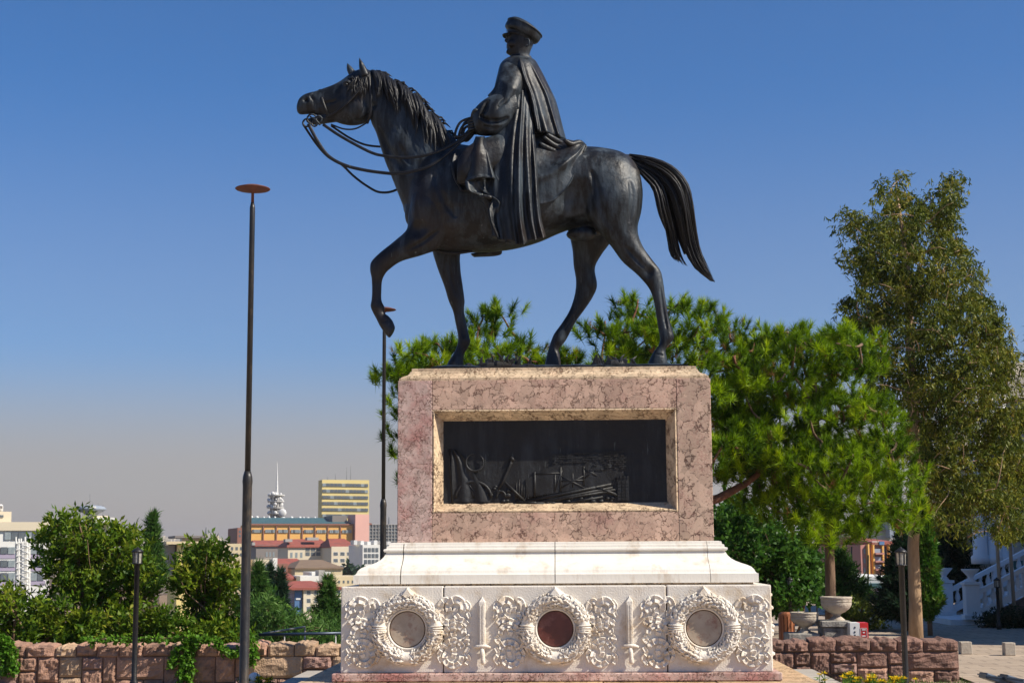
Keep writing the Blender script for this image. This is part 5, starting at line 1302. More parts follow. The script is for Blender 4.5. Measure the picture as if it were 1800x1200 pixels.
# ================================================================== URNS, BLOCKS, SIGN, BIN, BOLLARDS
def urn(label, px, ytop, ybot, wpx, Y):
    top, bot = P(px, ytop, Y), P(px, ybot, Y); H = top[2] - bot[2]; R = wpx / 2 * (Y + 16) / F_PX
    t = thing('stone_urn', label, 'urn', (bot[0], Y, bot[2]), 'fluted stone urns')
    x, z = bot[0], bot[2]
    MB().lathe([(R * .52, 0), (R * .54, H * .05), (R * .44, H * .11), (R * .25, H * .20), (R * .24, H * .26), (R * .34, H * .31)], (x, Y, z), 28).build('urn_foot', M['urn'], t, True)
    n = 56; V = []; Fc = []; prof = [(R * .30, H * .30), (R * .55, H * .38), (R * .80, H * .50), (R * .94, H * .63), (R * .985, H * .74), (R * .975, H * .77)]
    for i, (r, q) in enumerate(prof):
        fl = .05 * sin(pi * min(1, i / 4.2))
        for k in range(n):
            a = 2 * pi * k / n; rr = r * (1 + fl * (abs(sin(a * 13)) - .5)); V.append((x + rr * cos(a), Y + rr * sin(a), z + q))
    for i in range(len(prof) - 1):
        for k in range(n): Fc.append((i * n + k, i * n + (k + 1) % n, (i + 1) * n + (k + 1) % n, (i + 1) * n + k))
    MB().add(V, Fc).build('urn_bowl', M['urn'], t, True)
    MB().lathe([(R * .96, H * .77), (R * 1.0, H * .79), (R * .985, H * .83), (R * .99, H * .90), (R * 1.03, H * .93), (R * 1.03, H * 1.0), (R * .93, H * 1.0), (R * .88, H * .9), (R * .5, H * .86)], (x, Y, z), 40).build('urn_rim', M['urn'], t, True)
urn('smaller fluted stone urn nearer the pedestal', 1415, 1075, 1113, 48, 7.2)
urn('larger fluted stone urn on the weathered block', 1471, 1048, 1091, 53, 7.2)
q0, q1 = P(1444, 1091, 6.9), P(1496, 1092, 6.9)
blk = thing('weathered_block', 'weathered grey stone block carrying the larger urn', 'block', ((q0[0] + q1[0]) / 2, 7.2, GZ))
B('block_cap', M['block'], blk, q0[0], q1[0], 6.9, 7.5, q0[2] - .09, q0[2], .012); B('block_body', M['block'], blk, q0[0] + .03, q1[0] - .035, 6.93, 7.47, GZ, q0[2] - .092, .02)
q0, q1 = P(1386, 1113, 6.95), P(1441, 1114, 6.95)
tag(MB().box(q0[0], q1[0], 6.95, 7.5, GZ, q0[2]).build('low_block', M['block'], bevel=.015), 'low flat stone block under the smaller urn', 'block')
q0, q1, q2 = P(1494, 1094, 6.7), P(1511, 1094, 6.7), P(1526, 1094, 6.7)
bx = thing('sign_box', 'red and white box sign standing behind the right wall', 'sign', ((q0[0] + q2[0]) / 2, 6.85, GZ))
B('white_side', M['white_paint'], bx, q0[0], q1[0], 6.7, 7.0, GZ, q1[2]); rp_ = B('red_side', M['red_plastic'], bx, q1[0] + .001, q2[0], 6.7, 7.0, GZ, q1[2])
for zz, ww in ((1106, .055), (1111, .03), (1117, .05)):
    c = P(1518.5, zz, 6.695); MB().box(c[0] - ww / 2, c[0] + ww / 2, 6.694, 6.6985, c[2] - .008, c[2] + .008).build('sign_mark', M['white_paint'], rp_)
c = P(1518.5, 1112, 6.695); g = MB()
for s in (-1, 1): g.box(c[0] + s * .045 - .003, c[0] + s * .045 + .003, 6.695, 6.699, c[2] - .07, c[2] + .07); g.box(c[0] - .045, c[0] + .045, 6.695, 6.699, c[2] + s * .07 - .003, c[2] + s * .07 + .003)
g.build('sign_frame_line', M['white_paint'], rp_)
for zz in (1102, 1110, 1116):
    c = P(1503, zz, 6.695); MB().box(c[0] - .008, c[0] + .008, 6.694, 6.6985, c[2] - .012, c[2] + .012).build('sign_mark', M['iron'], bx)
c = P(1383, 1118, 12.0)
bn = thing('litter_bin', 'brown slatted litter bin beside the pedestal corner', 'bin', (c[0], 12.0, GZ)); 
for k in range(14):
    a = 2 * pi * k / 14; MB().bar((c[0] + .13 * cos(a), 12 + .13 * sin(a), GZ + .12), (c[0] + .13 * cos(a), 12 + .13 * sin(a), GZ + .62), .045, .02, (cos(a), sin(a), 0)).build('slat', M['wood_bin'], bn)
MB().lathe([(.115, .05), (.115, .6), (.10, .6)], (c[0], 12, GZ), 16).build('liner', M['iron'], bn); MB().lathe([(.14, .62), (.14, .66), (.10, .69)], (c[0], 12, GZ), 16).build('rim', M['wood_bin'], bn)
def bollard(label, px, ytop, ybot, wpx, Y):
    a, b = P(px - wpx / 2, ybot, Y), P(px + wpx / 2, ytop, Y)
    tag(MB().box(a[0], b[0], Y, Y + (b[0] - a[0]), GZ, GZ + (b[2] - a[2])).build('bollard', M['bollard'], bevel=.012), label, 'bollard', 'stone cube bollards on the plaza')
bollard('squat stone bollard with a sunlit side beside the wall end', 1699, 1126, 1148, 19, 11.0)
bollard('squat stone bollard in shade at the right edge of the plaza', 1776, 1129, 1152, 18, 10.6)
# floodlights in the corner of the lawn
def floodlight(label, px, py):
    c = P(px, py, .6); t = thing('floodlight', label, 'floodlight', (c[0], .6, GZ), 'ground floodlights')
    a = Vector((c[0], .6, c[2])); dr = Vector((.16, .05, -.055))
    MB().bar(a - dr, a + dr, .15, .06).build('housing', M['blue_rail'], t, bevel=.012)
    MB().bar(a - dr * 1.05, a + dr * .2 + Vector((0, 0, .035)), .17, .014).build('visor', M['blue_rail'], t)
    MB().tube([a, (a.x + .03, a.y, GZ)], .02, 8).build('stand', M['iron'], t)
floodlight('dark floodlight in the bottom right corner, nearer the wall', 1752, 1194); floodlight('dark floodlight at the very right of the bottom edge', 1788, 1197)
fl_ = P(447, 1192, 2.5); wl_ = thing('garden_light', 'small white globe light beside the foot of the thick pole', 'light', (fl_[0], 2.5, GZ))
MB().ball(fl_, .075, 16, 12).build('globe', M['white_paint'], wl_, True); MB().tube([fl_, (fl_[0], 2.5, GZ)], .02, 8).build('stem', M['iron'], wl_)
# flower beds
def flowers(label, spots, seed, Y0, Y1):
    r = np.random.default_rng(seed); S, Pt, G = [], [], []; mb = MB(); pet = []
    V0 = []; 
    t = None
    for px0, px1, py0, py1, n in spots:
        for k in range(n):
            Y = r.uniform(Y0, Y1); c = P(r.uniform(px0, px1), r.uniform(py0, py1), Y)
            mb.tube([(c[0] + r.uniform(-.03, .03), Y, GZ), c], .004, 4)
            for q in range(9):
                a = 2 * pi * q / 9; pet.append((c, np.array([cos(a), sin(a) * .9 - .2, .35 + r.uniform(-.2, .4)])))
            for q in range(10): G.append((c - np.array([0, 0, r.uniform(.02, .2)]), unit(r.normal(size=3) + np.array([0, 0, .5]))))
    t = thing('flower_bed', label, 'flowers', (pet[0][0][0], Y0, GZ)); mb.build('stems', M['grass'], t)
    d = unit(np.array([p[1] for p in pet])); V, F = leaf_quads(np.array([p[0] for p in pet]), d, unit(np.cross(d, np.array([0, .3, 1.0]))), .045, .026); tag(link('petals', raw_mesh('petals', V, F, r.random(len(F))), M['petal'], t), kind='stuff')
    d = np.array([p[1] for p in G]); V, F = leaf_quads(np.array([p[0] for p in G]), d, unit(np.cross(d, r.normal(size=d.shape))), .11, .016); tag(link('blades', raw_mesh('blades', V, F, r.random(len(F))), M['grass'], t), kind='stuff')
flowers('yellow flowers below the right wall beside the lantern post', [(1480, 1500, 1182, 1192, 8), (1500, 1545, 1186, 1198, 26), (1545, 1610, 1190, 1200, 26), (1440, 1450, 1180, 1196, 3)], 91, 2.2, 3.4)
flowers('yellow flowers at the foot of the thick pole', [(420, 440, 1193, 1200, 6), (450, 480, 1190, 1200, 16)], 92, 2.0, 3.0)
def grass_patch(x0, x1, y0, y1, n, seed, name='lawn_grass'):
    r = np.random.default_rng(seed); c = np.stack([r.uniform(x0, x1, n), r.uniform(y0, y1, n), np.full(n, GZ)], 1); d = unit(r.normal(size=(n, 3)) * .35 + np.array([0, 0, 1])); V, F = leaf_quads(c, d, unit(np.cross(d, r.normal(size=(n, 3)))), r.uniform(.05, .16, n), .010)
    tag(link(name, raw_mesh(name, V, F, r.random(len(F))), M['grass']), kind='stuff')
grass_patch(3.5, 5.3, 1.6, 4.6, 2200, 95)

# ================================================================== MUSEUM, STAIR AND FENCE
XS, YL, YR = P(1660, 1087, 24.2)[0], 24.2, 21.6          # foot of the flight, far and near balustrade
mus = thing('museum_building', 'pale stone museum block behind the tall tree', 'building', (19, 34, GZ))
B('wing', M['museum'], mus, P(1772, 700, 30)[0], 42, 30, 33, GZ, P(1780, 700, 30)[2])
B('cornice', M['museum'], mus, P(1772, 700, 30)[0] - .25, 42, 29.75, 33.2, P(1780, 700, 30)[2], P(1780, 660, 30)[2])
B('parapet', M['museum'], mus, P(1780, 700, 30)[0], 42, 30.1, 33, P(1780, 660, 30)[2], P(1780, 636, 30)[2])
for px in (1745, 1765, 1720):
    c = P(px, 900, 27.5); MB().lathe([(.26, 0), (.26, .2), (.20, .25), (.18, 5.6), (.22, 5.7), (.28, 5.75), (.28, 5.95)], (c[0], 27.5, 1.3), 20).build('column', M['museum_white'], mus, True)
B('porch_wall', M['museum'], mus, P(1700, 900, 29)[0], 20, 29, 29.7, GZ, P(1700, 760, 29)[2])
for px in (1712, 1735, 1758):
    a, b = P(px - 6, 960, 28.98), P(px + 6, 830, 28.98); B('window', M['dark_opening'], mus, a[0], b[0], 28.94, 28.995, a[2], b[2])
B('side_wing', M['museum'], mus, 17.5, 42, 10.5, 30, GZ, 9.6)          # wing beyond the right edge of the picture: shades stairs and plaza
stair = thing('marble_stair', 'white marble stair with turned balustrades and urn-topped posts', 'stair', (XS, YR, GZ))
slope = .50; L = 5.6; nst = 19
for k in range(nst):
    x = XS + .15 + k * L / nst; B('step', M['museum_white'], stair, x, XS + .15 + L, YR + .16, YL - .16, GZ + .01 + k * L * slope / nst, GZ + (k + 1) * L * slope / nst)
B('bottom_step', M['museum_white'], stair, XS - .5, XS + .6, YR - .1, YL + .3, GZ, GZ + .13); 
def prism_xz(name, mat, parent, pts, y0, y1):
    n = len(pts); V = [(x, y0, z) for x, z in pts] + [(x, y1, z) for x, z in pts]
    MB().add(V, [tuple(range(n)), tuple(range(2 * n - 1, n - 1, -1))] + [(k, n + k, n + (k + 1) % n, (k + 1) % n) for k in range(n)]).build(name, mat, parent)
prism_xz('stair_wall', M['museum_dark'], stair, [(XS + .3, GZ), (XS + L, GZ), (XS + L, GZ + L * slope), (XS + .3, GZ + .15)], YR - .02, YR + .14)
for px in (1776, 1800):
    a, b = P(px - 8, 1086, YR - .03), P(px + 8, 1064, YR - .03); B('basement_window', M['dark_opening'], stair, a[0], b[0], YR - .045, YR - .022, a[2], b[2])
for Yb in (YR, YL):
    z0 = GZ + .30
    prism_xz('bottom_rail', M['museum_white'], stair, [(XS + .2, z0 - .12), (XS + L, z0 - .12 + (L - .2) * slope), (XS + L, z0 + .06 + (L - .2) * slope), (XS + .2, z0 + .06)], Yb - .11, Yb + .11)
    prism_xz('top_rail', M['museum_white'], stair, [(XS + .2, z0 + .42), (XS + L, z0 + .42 + (L - .2) * slope), (XS + L, z0 + .53 + (L - .2) * slope), (XS + .2, z0 + .53)], Yb - .12, Yb + .12)
    for k in range(26):
        x = XS + .36 + k * .2
        if k % 7 == 5: B('rail_pier', M['museum_white'], stair, x - .09, x + .09, Yb - .09, Yb + .09, z0 + (x - XS - .2) * slope, z0 + .45 + (x - XS - .2) * slope); continue
        MB().lathe([(.062, 0), (.062, .06), (.04, .08), (.074, .16), (.06, .24), (.032, .33), (.05, .36), (.055, .44)], (x, Yb, z0 + .02 + (x - XS - .2) * slope), 10).build('baluster', M['museum_white'], stair, True)
    B('post', M['museum_white'], stair, XS - .13, XS + .21, Yb - .17, Yb + .17, GZ + .13, GZ + .95, .015); B('post_cap', M['museum_white'], stair, XS - .17, XS + .25, Yb - .21, Yb + .21, GZ + .95, GZ + 1.02, .01)
    B('post_base', M['museum_white'], stair, XS - .18, XS + .26, Yb - .22, Yb + .22, GZ + .132, GZ + .25, .01)
    MB().lathe([(.14, 0), (.10, .05), (.06, .10), (.09, .15), (.20, .27), (.22, .31), (.18, .31)], (XS + .04, Yb, GZ + 1.02), 20).build('post_urn', M['museum_white'], stair, True)
B('green_panel', M['green_board'], stair, P(1783, 1010, 26)[0], P(1799, 1010, 26)[0], 26, 26.05, 1.0, P(1790, 985, 26)[2])
for px, lab in ((1761, 'tan flagpole in front of the stair, the left of two'), (1784, 'tan flagpole in front of the stair, the right of two')):
    a = P(px, 1090, 20.5); t = thing('flagpole', lab, 'flagpole', (a[0], 20.5, GZ), 'flagpoles by the stair')
    MB().tube([(a[0], 20.5, GZ + .1), (a[0] - .03, 20.5, GZ + 2.4), (a[0] - .06, 20.5, GZ + 4.6)], [.045, .04, .035], 12).build('pole', M['pole_metal'], t, True); MB().lathe([(.11, 0), (.11, .06), (.06, .12)], (a[0], 20.5, GZ), 16).build('base', M['pole_metal'], t)
hg = [P(1722, 1085, 20.4), P(1830, 1085, 20.0)]
r_ = np.random.default_rng(4)
cc = np.array([hg[0] + (hg[1] - hg[0]) * t for t in r_.random(60)]); cc[:, 2] = GZ + r_.uniform(.05, .32, 60); cc[:, 1] += r_.uniform(-.3, .3, 60)
hd_ = thing('clipped_hedge', 'low dark clipped hedge along the foot of the stair', 'hedge', (hg[0][0], 20.2, GZ)); V, F, TN = leafy(cc, np.full(60, .25), 130, .06, .035, 0, 1, .8, r_); link('foliage', raw_mesh('hedge', V, F, TN), M['hedge_dark'], hd_)
MB().tube([(hg[0][0], 20.3, GZ), (hg[0][0] + 1, 20.3, GZ + .25), (hg[0][0] + 2.5, 20.2, GZ + .2)], .03, 6).build('stems', M['bark'], hd_)
# iron fence along the edge of the hilltop and the grey hall behind it
fn = thing('iron_fence', 'thin black iron fence in front of the grey hall', 'fence', tuple(P(1500, 1095, 24)))
for k, px in enumerate([1411, 1424, 1436, 1470, 1497, 1526, 1557, 1590]):
    a = P(px, 1092, 24.0); b = P(px, 935 + (95 if px < 1440 else (40 if k % 2 else 25)), 24.0); MB().tube([(a[0], 24, GZ), (b[0], 24, b[2])], .022, 6).build('fence_post', M['iron'], fn)
a, b = P(1405, 1086, 24), P(1600, 1086, 24); MB().bar((a[0], 24, GZ + .15), (b[0], 24, GZ + .15), .03).build('bottom_rail', M['iron'], fn)

# ================================================================== THE CITY BELOW
def cmat(name, c, rough=.8, var=.85): return pmat(name, c, tuple(q * var for q in c), .35, rough, bump=0)
for nm, c in dict(cream=(.74, .64, .47), white=(.80, .78, .73), yellow=(.78, .62, .25), orange=(.82, .45, .12), pink=(.82, .46, .38), brick=(.30, .13, .09), tan=(.56, .44, .28), grey=(.34, .33, .33), lilac=(.42, .36, .47), shade=(.24, .21, .19), rose=(.45, .20, .17), teal=(.05, .13, .15), greyblue=(.26, .30, .36), sand=(.66, .54, .34), concrete=(.42, .40, .37)).items(): M['c_' + nm] = cmat('city_' + nm, c)  # shade: dark grey-brown for roofs and plant, and for shade painted on walls
M['c_roof'] = pmat('red_tiles', (.33, .085, .055), (.25, .065, .045), .8, .8, c3=(.20, .07, .05), s3=.6)
M['c_brownroof'] = pmat('brown_roof', (.22, .15, .095), (.17, .115, .075), .8, .85)
M['c_glass'] = pmat('city_glass', (.075, .09, .105), (.14, .16, .175), .9, .2)
M['c_glass_pale'] = pmat('city_glass_pale', (.36, .40, .40), (.22, .26, .28), .9, .2)
M['c_dish'] = pmat('dish_white', (.70, .69, .66), (.6, .59, .57), 2, .5)
M['c_blue'] = pmat('banner_blue', (.05, .12, .26), (.08, .17, .33), .5, .6)
_unit = {}
def ubox(name, mat, parent, x0, x1, y0, y1, z0, z1):
    """box sharing one unit mesh for each material"""
    key = mat.name
    if key not in _unit:
        me = bpy.data.meshes.new('unit_' + key); b = MB().box(-.5, .5, -.5, .5, -.5, .5); me.from_pydata(b.v, [], b.f); me.materials.append(mat); _unit[key] = me
    o = bpy.data.objects.new(name, _unit[key]); COL.objects.link(o); o.location = ((x0 + x1) / 2, (y0 + y1) / 2, (z0 + z1) / 2); o.scale = (x1 - x0, y1 - y0, z1 - z0)
    if parent is not None: attach(o, parent)
    return o
def px_box(name, mat, parent, px0, px1, py0, py1, Y, depth, proud=0):
    """box whose front stands at depth Y; px/py measured on the photograph"""
    a, b = P(px0, (py0 + py1) / 2, Y), P(px1, (py0 + py1) / 2, Y); z1, z0 = P((px0 + px1) / 2, py0, Y)[2], P((px0 + px1) / 2, py1, Y)[2]
    return ubox(name, mat, parent, a[0], b[0], Y - proud, Y + depth, z0, z1)
def building(name, label, px0, px1, py0, py1, Y, depth, mat, group=None, cat='building'):
    a, b = P(px0, py1, Y), P(px1, py1, Y); z0 = min(ground_z((a[0] + b[0]) / 2, Y) - 1, a[2])
    t = thing(name, label, cat, ((a[0] + b[0]) / 2, Y, z0), group); z1 = P((px0 + px1) / 2, py0, Y)[2]
    ubox('walls', mat, t, a[0], b[0], Y, Y + depth, z0, z1)
    if Y > 100: t.rotation_euler.z = radians(20)
    return t
def wins(t, px0, px1, py0, py1, cols, rows, Y, fx=.6, fy=.55, mat='c_glass', frame=None, skip=()):
    w, h = (px1 - px0) / cols, (py1 - py0) / rows
    for r in range(rows):
        for c in range(cols):
            if (r, c) in skip: continue
            cx, cy = px0 + (c + .5) * w, py0 + (r + .5) * h; s = (Y + 16) / F_PX
            if frame: px_box('window_frame', M[frame], t, cx - w * fx / 2 - .5, cx + w * fx / 2 + .5, cy - h * fy / 2 - .5, cy + h * fy / 2 + .5, Y, .2, .6 * s * .35)
            px_box('window', M[mat], t, cx - w * fx / 2, cx + w * fx / 2, cy - h * fy / 2, cy + h * fy / 2, Y, .1, .6 * s * .6)
def hip_roof(t, px0, px1, py_e, py_r, Y, depth, mat='c_roof', inset=.18, eave=2):
    a, b = P(px0 - eave, py_e, Y), P(px1 + eave, py_e, Y); zr = P((px0 + px1) / 2, py_r, Y + depth / 2)[2]; ze = (a[2] + b[2]) / 2; e = .4
    w = b[0] - a[0]; V = [(a[0], Y - e, ze), (b[0], Y - e, ze), (b[0], Y + depth + e, ze), (a[0], Y + depth + e, ze), (a[0] + w * inset, Y + depth / 2, zr), (b[0] - w * inset, Y + depth / 2, zr), ]
    V += [(x, y, z - .3) for x, y, z in V[:4]]
    return MB().add(V, [(0, 1, 5, 4), (1, 2, 5), (2, 3, 4, 5), (3, 0, 4), (9, 8, 7, 6), (0, 6, 7, 1), (1, 7, 8, 2), (2, 8, 9, 3), (3, 9, 6, 0)]).build('roof', M[mat], t)
def mast(t, px, y0, y1, Y, r=.06):
    a, b = P(px, y1, Y), P(px, y0, Y); MB().tube([a, b], [r * 1.3, r * .5], 6).build('mast', M['steel'], t)

# white office block with ribbon windows, far left
t = building('office_block', 'white office block with ribbon windows at the far left', -60, 81, 921, 1060, 170, 18, M['c_white'])
for (a, b, y0, y1) in ((8, 77, 935, 948), (-60, 26, 961, 973), (51, 73, 961, 973), (-60, 26, 984, 996), (51, 74, 984, 996), (51, 74, 1006, 1020), (-60, 26, 1006, 1020)):
    n = max(2, int((b - a) / 11)); w = (b - a) / n
    for k in range(n): px_box('window', M['c_glass'] if k % 3 else M['c_glass_pale'], t, a + k * w + .7, a + (k + 1) * w - .7, y0, y1, 170, .1, .15)
for y0, y1 in ((973, 981), (996, 1003), (1020, 1028)):
    px_box('spandrel', M['c_lilac'], t, -60, 27, y0, y1, 170, .2, .08); px_box('spandrel', M['c_lilac'], t, 50, 76, y0, y1, 170, .2, .08)
px_box('parapet', M['c_cream'], t, -60, 82, 917, 932, 170, 18, .3); px_box('penthouse', M['c_cream'], t, -30, 40, 899, 917, 174, 8)
px_box('penthouse_roof', M['c_shade'], t, -30, 14, 891, 894, 173, 8); px_box('penthouse_upper', M['c_cream'], t, -30, 8, 894, 900, 174, 6)
for px in (20.5, 32):
    a = P(px, 899, 176); s = 192 / F_PX; MB().tube([a, P(px, 890, 176), P(px, 887.5, 176), P(px, 886, 176)], [4.4 * s, 4.4 * s, 3.6 * s, 1.4 * s], 14).build('roof_vent', M['c_white'], t, True); c = P(px, 890.5, 176 - 4.4 * s); MB().box(c[0] - 2 * s, c[0] + 2 * s, c[1] - .02, c[1] + .3, c[2] - 2.5 * s, c[2] + 2 * s).build('vent_grille', M['c_shade'], t)
px_box('small_window', M['c_glass'], t, 19, 27, 905, 909, 174, .1, .1); mast(t, 9, 855, 893, 176)
fe = thing('fire_escape', 'white steel spiral fire escape in front of the office block', 'fire escape', tuple(P(38, 1050, 160)))
for px in (28, 33, 37, 44, 47, 52): MB().tube([P(px, 1055, 160 + (px % 3) * .6), P(px, 943 + (px % 4) * 3, 160 + (px % 3) * .6)], .10, 6).build('upright', M['c_white'], fe)
for k in range(18):
    a, b = (28, 50) if k % 2 else (50, 29); MB().bar(P(a, 1048 - k * 5.5, 160), P(b, 1044 - k * 5.5, 160.5), .5, .10).build('flight', M['c_white'], fe)
# round-topped observation tower
t = building('disc_tower', 'pale tower with a flat disc roof above the garden tree', 162, 190, 906, 960, 240, 8, M['c_cream'])
c = P(176, 905, 244); s = 260 / F_PX
MB().lathe([(9 * s, 0), (15 * s, .35), (25 * s, .9), (25.5 * s, 1.1), (20 * s, 1.5), (6 * s, 1.7)], (c[0], 244, P(176, 905, 244)[2]), 32).build('disc_roof', M['c_greyblue'], t, True); px_box('upper_room', M['c_white'], t, 161, 194, 909, 921, 238, 9); px_box('balcony', M['c_white'], t, 190, 201, 913, 918, 238, 4)
px_box('lookout', M['c_shade'], t, 164, 173.5, 893, 900, 242, 3); px_box('lookout_roof', M['c_white'], t, 163, 175, 889.5, 893, 241.5, 4)
for px, y in ((146, 884), (154, 888), (170, 868), (175, 883), (184, 884), (192, 886)): mast(t, px, y, 902, 243, .05)
# yellow house and its neighbours
t = building('yellow_house', 'pale yellow house between the small garden tree and the slim conifer', 312, 388, 956, 1010, 210, 14, M['c_yellow']); wins(t, 318, 386, 962, 972, 5, 1, 210, .32, .8, 'c_glass', 'c_white'); px_box('shade_painted_gable', M['c_shade'], t, 292, 312, 958, 1010, 211, 13); px_box('roof_slab', M['c_sand'], t, 290, 390, 951, 956, 209, 16)  # the gable's shade is put into its dark wall colour
t = building('cream_flats', 'cream flats with a flat roof and chimney behind the yellow house', 330, 384, 941, 960, 330, 16, M['c_cream']); px_box('roof_slab', M['c_shade'], t, 298, 352, 941, 945, 326, 16); px_box('stair_tower', M['c_concrete'], t, 352, 362, 937, 951, 326, 8); mast(t, 357, 926, 938, 328, .25); mast(t, 361, 930, 938, 328, .2)
t = building('low_flats', 'low tan flats just left of the thick pole', 384, 432, 955, 985, 260, 14, M['c_sand']); wins(t, 396, 428, 958, 980, 4, 2, 260, .5, .5)
t = building('lower_flats', 'tan flats with dark windows low beside the thick pole', 398, 432, 1018, 1075, 130, 12, M['c_tan']); wins(t, 400, 424, 1026, 1068, 2, 3, 130, .62, .42); px_box('terrace', M['c_white'], t, 398, 426, 985, 1018, 135, 12)
t = building('brown_block', 'dark brown block half hidden by the thick pole', 417, 440, 927, 960, 420, 20, M['c_brick']); wins(t, 419, 430, 930, 945, 2, 2, 420)
# orange hall with teal roof
t = building('orange_hall', 'long orange hall with a teal ribbed roof and pink end tower', 440, 622, 921, 975, 480, 22, M['c_orange'])
for k in range(9): px_box('pilaster', M['c_brick'], t, 440 + k * 22.6, 441.6 + k * 22.6, 921, 950, 480, .5, .4)
px_box('cornice', M['c_brick'], t, 440, 622, 920, 922.5, 480, 1, .6)
for k in range(8):
    for q in range(5): px_box('window', M['c_glass_pale'] if (k * 5 + q) % 4 else M['c_glass'], t, 444 + k * 22.6 + q * 3.4, 446.8 + k * 22.6 + q * 3.4, 930.5, 936, 480, .1, .3)
V = []; a, b = P(444, 920, 481), P(622, 918, 481); zt = P(530, 909.5, 500)[2]; mb = MB()
for k in range(56):
    xa = a[0] + (b[0] - a[0]) * k / 56; w = (b[0] - a[0]) / 56
    MB().add([(xa, 481, a[2]), (xa + w * .86, 481, a[2]), (xa + w * .86, 500, zt), (xa, 500, zt), (xa, 481, a[2] - .5), (xa + w * .86, 481, a[2] - .5), (xa + w * .86, 500, zt - .5), (xa, 500, zt - .5)], [(0, 1, 2, 3), (4, 7, 6, 5), (0, 4, 5, 1), (1, 5, 6, 2), (2, 6, 7, 3), (3, 7, 4, 0)]).build('roof_rib', M['c_teal'], t)
px_box('end_tower', M['c_pink'], t, 622, 647, 902.5, 952, 478, 12); px_box('tower_side', M['c_brick'], t, 647, 652, 918, 921, 478, 10); px_box('roof_plant', M['c_shade'], t, 596, 622, 905, 918, 486, 14)
for k in range(13): c = P(470 + k * 10 + random.uniform(-4, 4), 909.5, 500); MB().ball(c, (random.uniform(.3, .6), .3, random.uniform(.3, .6)), 8, 6).build('roof_dish', M['c_dish'], t, True)
# telecommunications tower
c0 = P(485, 910, 520); s = 536 / F_PX
t = thing('telecom_tower', 'white lattice telecom tower crowded with dishes', 'tower', (c0[0], 520, -22))
for a in range(6): MB().tube([(c0[0] + 9 * s * cos(a * pi / 3), 520 + 9 * s * sin(a * pi / 3), -22), (c0[0] + 9 * s * cos(a * pi / 3), 520 + 9 * s * sin(a * pi / 3), P(485, 868, 520)[2])], .35, 6).build('leg', M['c_concrete'], t)
for y in (903, 893, 882, 871): MB().lathe([(4 * s, 0), (14 * s, 0), (14.5 * s, .35), (4 * s, .35)], (c0[0], 520, P(485, y, 520)[2]), 20).build('platform', M['c_dish'], t)
rs = random.Random(8)
for k in range(44):
    a = rs.uniform(pi * .9, pi * 2.1); y = rs.choice([900, 889, 879, 870]) + rs.uniform(-3, 2); r = rs.uniform(.3, .75); rr = rs.uniform(8, 14) * s; c = (c0[0] + rr * cos(a), 520 + rr * sin(a), P(485, y, 520)[2]); MB().ball(c, (r, r * .5, r), 10, 6).build('dish', M['c_dish'], t, True)
c = P(496, 901, 518); MB().ball(c, (1.5, .6, 1.5), 14, 8).build('dish', M['c_dish'], t, True)
MB().tube([P(487, 870, 520), P(487, 838, 520), P(487, 812, 520)], [.5, .3, .10], 6).build('mast', M['c_dish'], t); MB().tube([(c0[0], 520, -22), P(485, 868, 520)], 3 * s, 10).build('shaft', M['c_shade'], t)
# yellow high-rise
t = building('high_rise', 'yellow high-rise with dark window bands', 565, 649, 843, 930, 620, 8, M['c_yellow'])
for k in range(7):
    y = 849.5 + k * 10.8
    for q in range(12):
        px_box('window', M['c_glass'] if (q * 7 + k * 3) % 5 else M['c_glass_pale'], t, 566.5 + q * 6.8, 572.6 + q * 6.8, y, y + 5.2, 620, .1, .3)
for px, y in ((604, 832), (624, 820), (631, 818), (590, 838)): mast(t, px, y, 843, 630, .12)
t = building('glass_office', 'dark gridded glass office right of the pink tower', 648, 720, 921, 970, 560, 20, M['c_glass'])
for k in range(13): px_box('mullion', M['c_concrete'], t, 648 + k * 5.6, 648.8 + k * 5.6, 921, 955, 560, .4, .35)
for k in range(6): px_box('floor_band', M['c_concrete'], t, 648, 720, 921 + k * 6, 922 + k * 6, 560, .4, .25)
mast(t, 687, 908, 921, 562, .3)
# red-roofed terraces
t = building('long_terrace', 'dark shaded terrace with a long red roof under the orange hall', 450, 506, 957, 985, 400, 16, M['c_shade'], 'red-roofed houses'); hip_roof(t, 450, 512, 958, 949, 400, 16, inset=.05); wins(t, 466, 484, 968, 980, 3, 1, 400, .5, .7, 'c_glass_pale')  # the terrace front is painted in the shade tone, shading held in its colour
t = building('loggia_house', 'cream house with a loggia of dark bays and red roof', 506, 582, 960, 990, 380, 16, M['c_cream'], 'red-roofed houses'); hip_roof(t, 506, 584, 960, 947, 380, 16, inset=.15); wins(t, 536, 574, 961, 977, 4, 2, 380, .8, .84, 'c_glass'); wins(t, 508, 534, 966, 984, 3, 1, 380, .45, .5, 'c_glass_pale')
t = building('cream_terrace', 'cream terrace with rows of dark windows right of the loggia house', 582, 632, 960, 1010, 370, 16, M['c_cream'], 'red-roofed houses'); hip_roof(t, 584, 628, 960, 946, 371, 18, inset=.2); wins(t, 584, 632, 967, 1002, 4, 3, 370, .62, .5, 'c_glass', 'c_white')
c = P(617, 962, 366); MB().ball(c, (.7, .4, .5), 10, 6).build('roof_dish', M['c_dish'], t, True)
for px, y, w in ((535, 947, 12), (573, 944, 20), (478, 953, 5)): px_box('chimney', M['c_concrete'], t, px, px + w, y, y + 5, 384, 3)
t = building('glazed_office', 'white office with blue glass bays beside the farther pole', 637, 668, 957, 1002, 350, 16, M['c_white']); wins(t, 639, 666, 961, 992, 4, 3, 350, .82, .72, 'c_glass')
for k in range(6): px_box('roof_unit', M['c_dish'], t, 632 + k * 12, 638 + k * 12, 949 + (k % 3), 957, 354, 4)
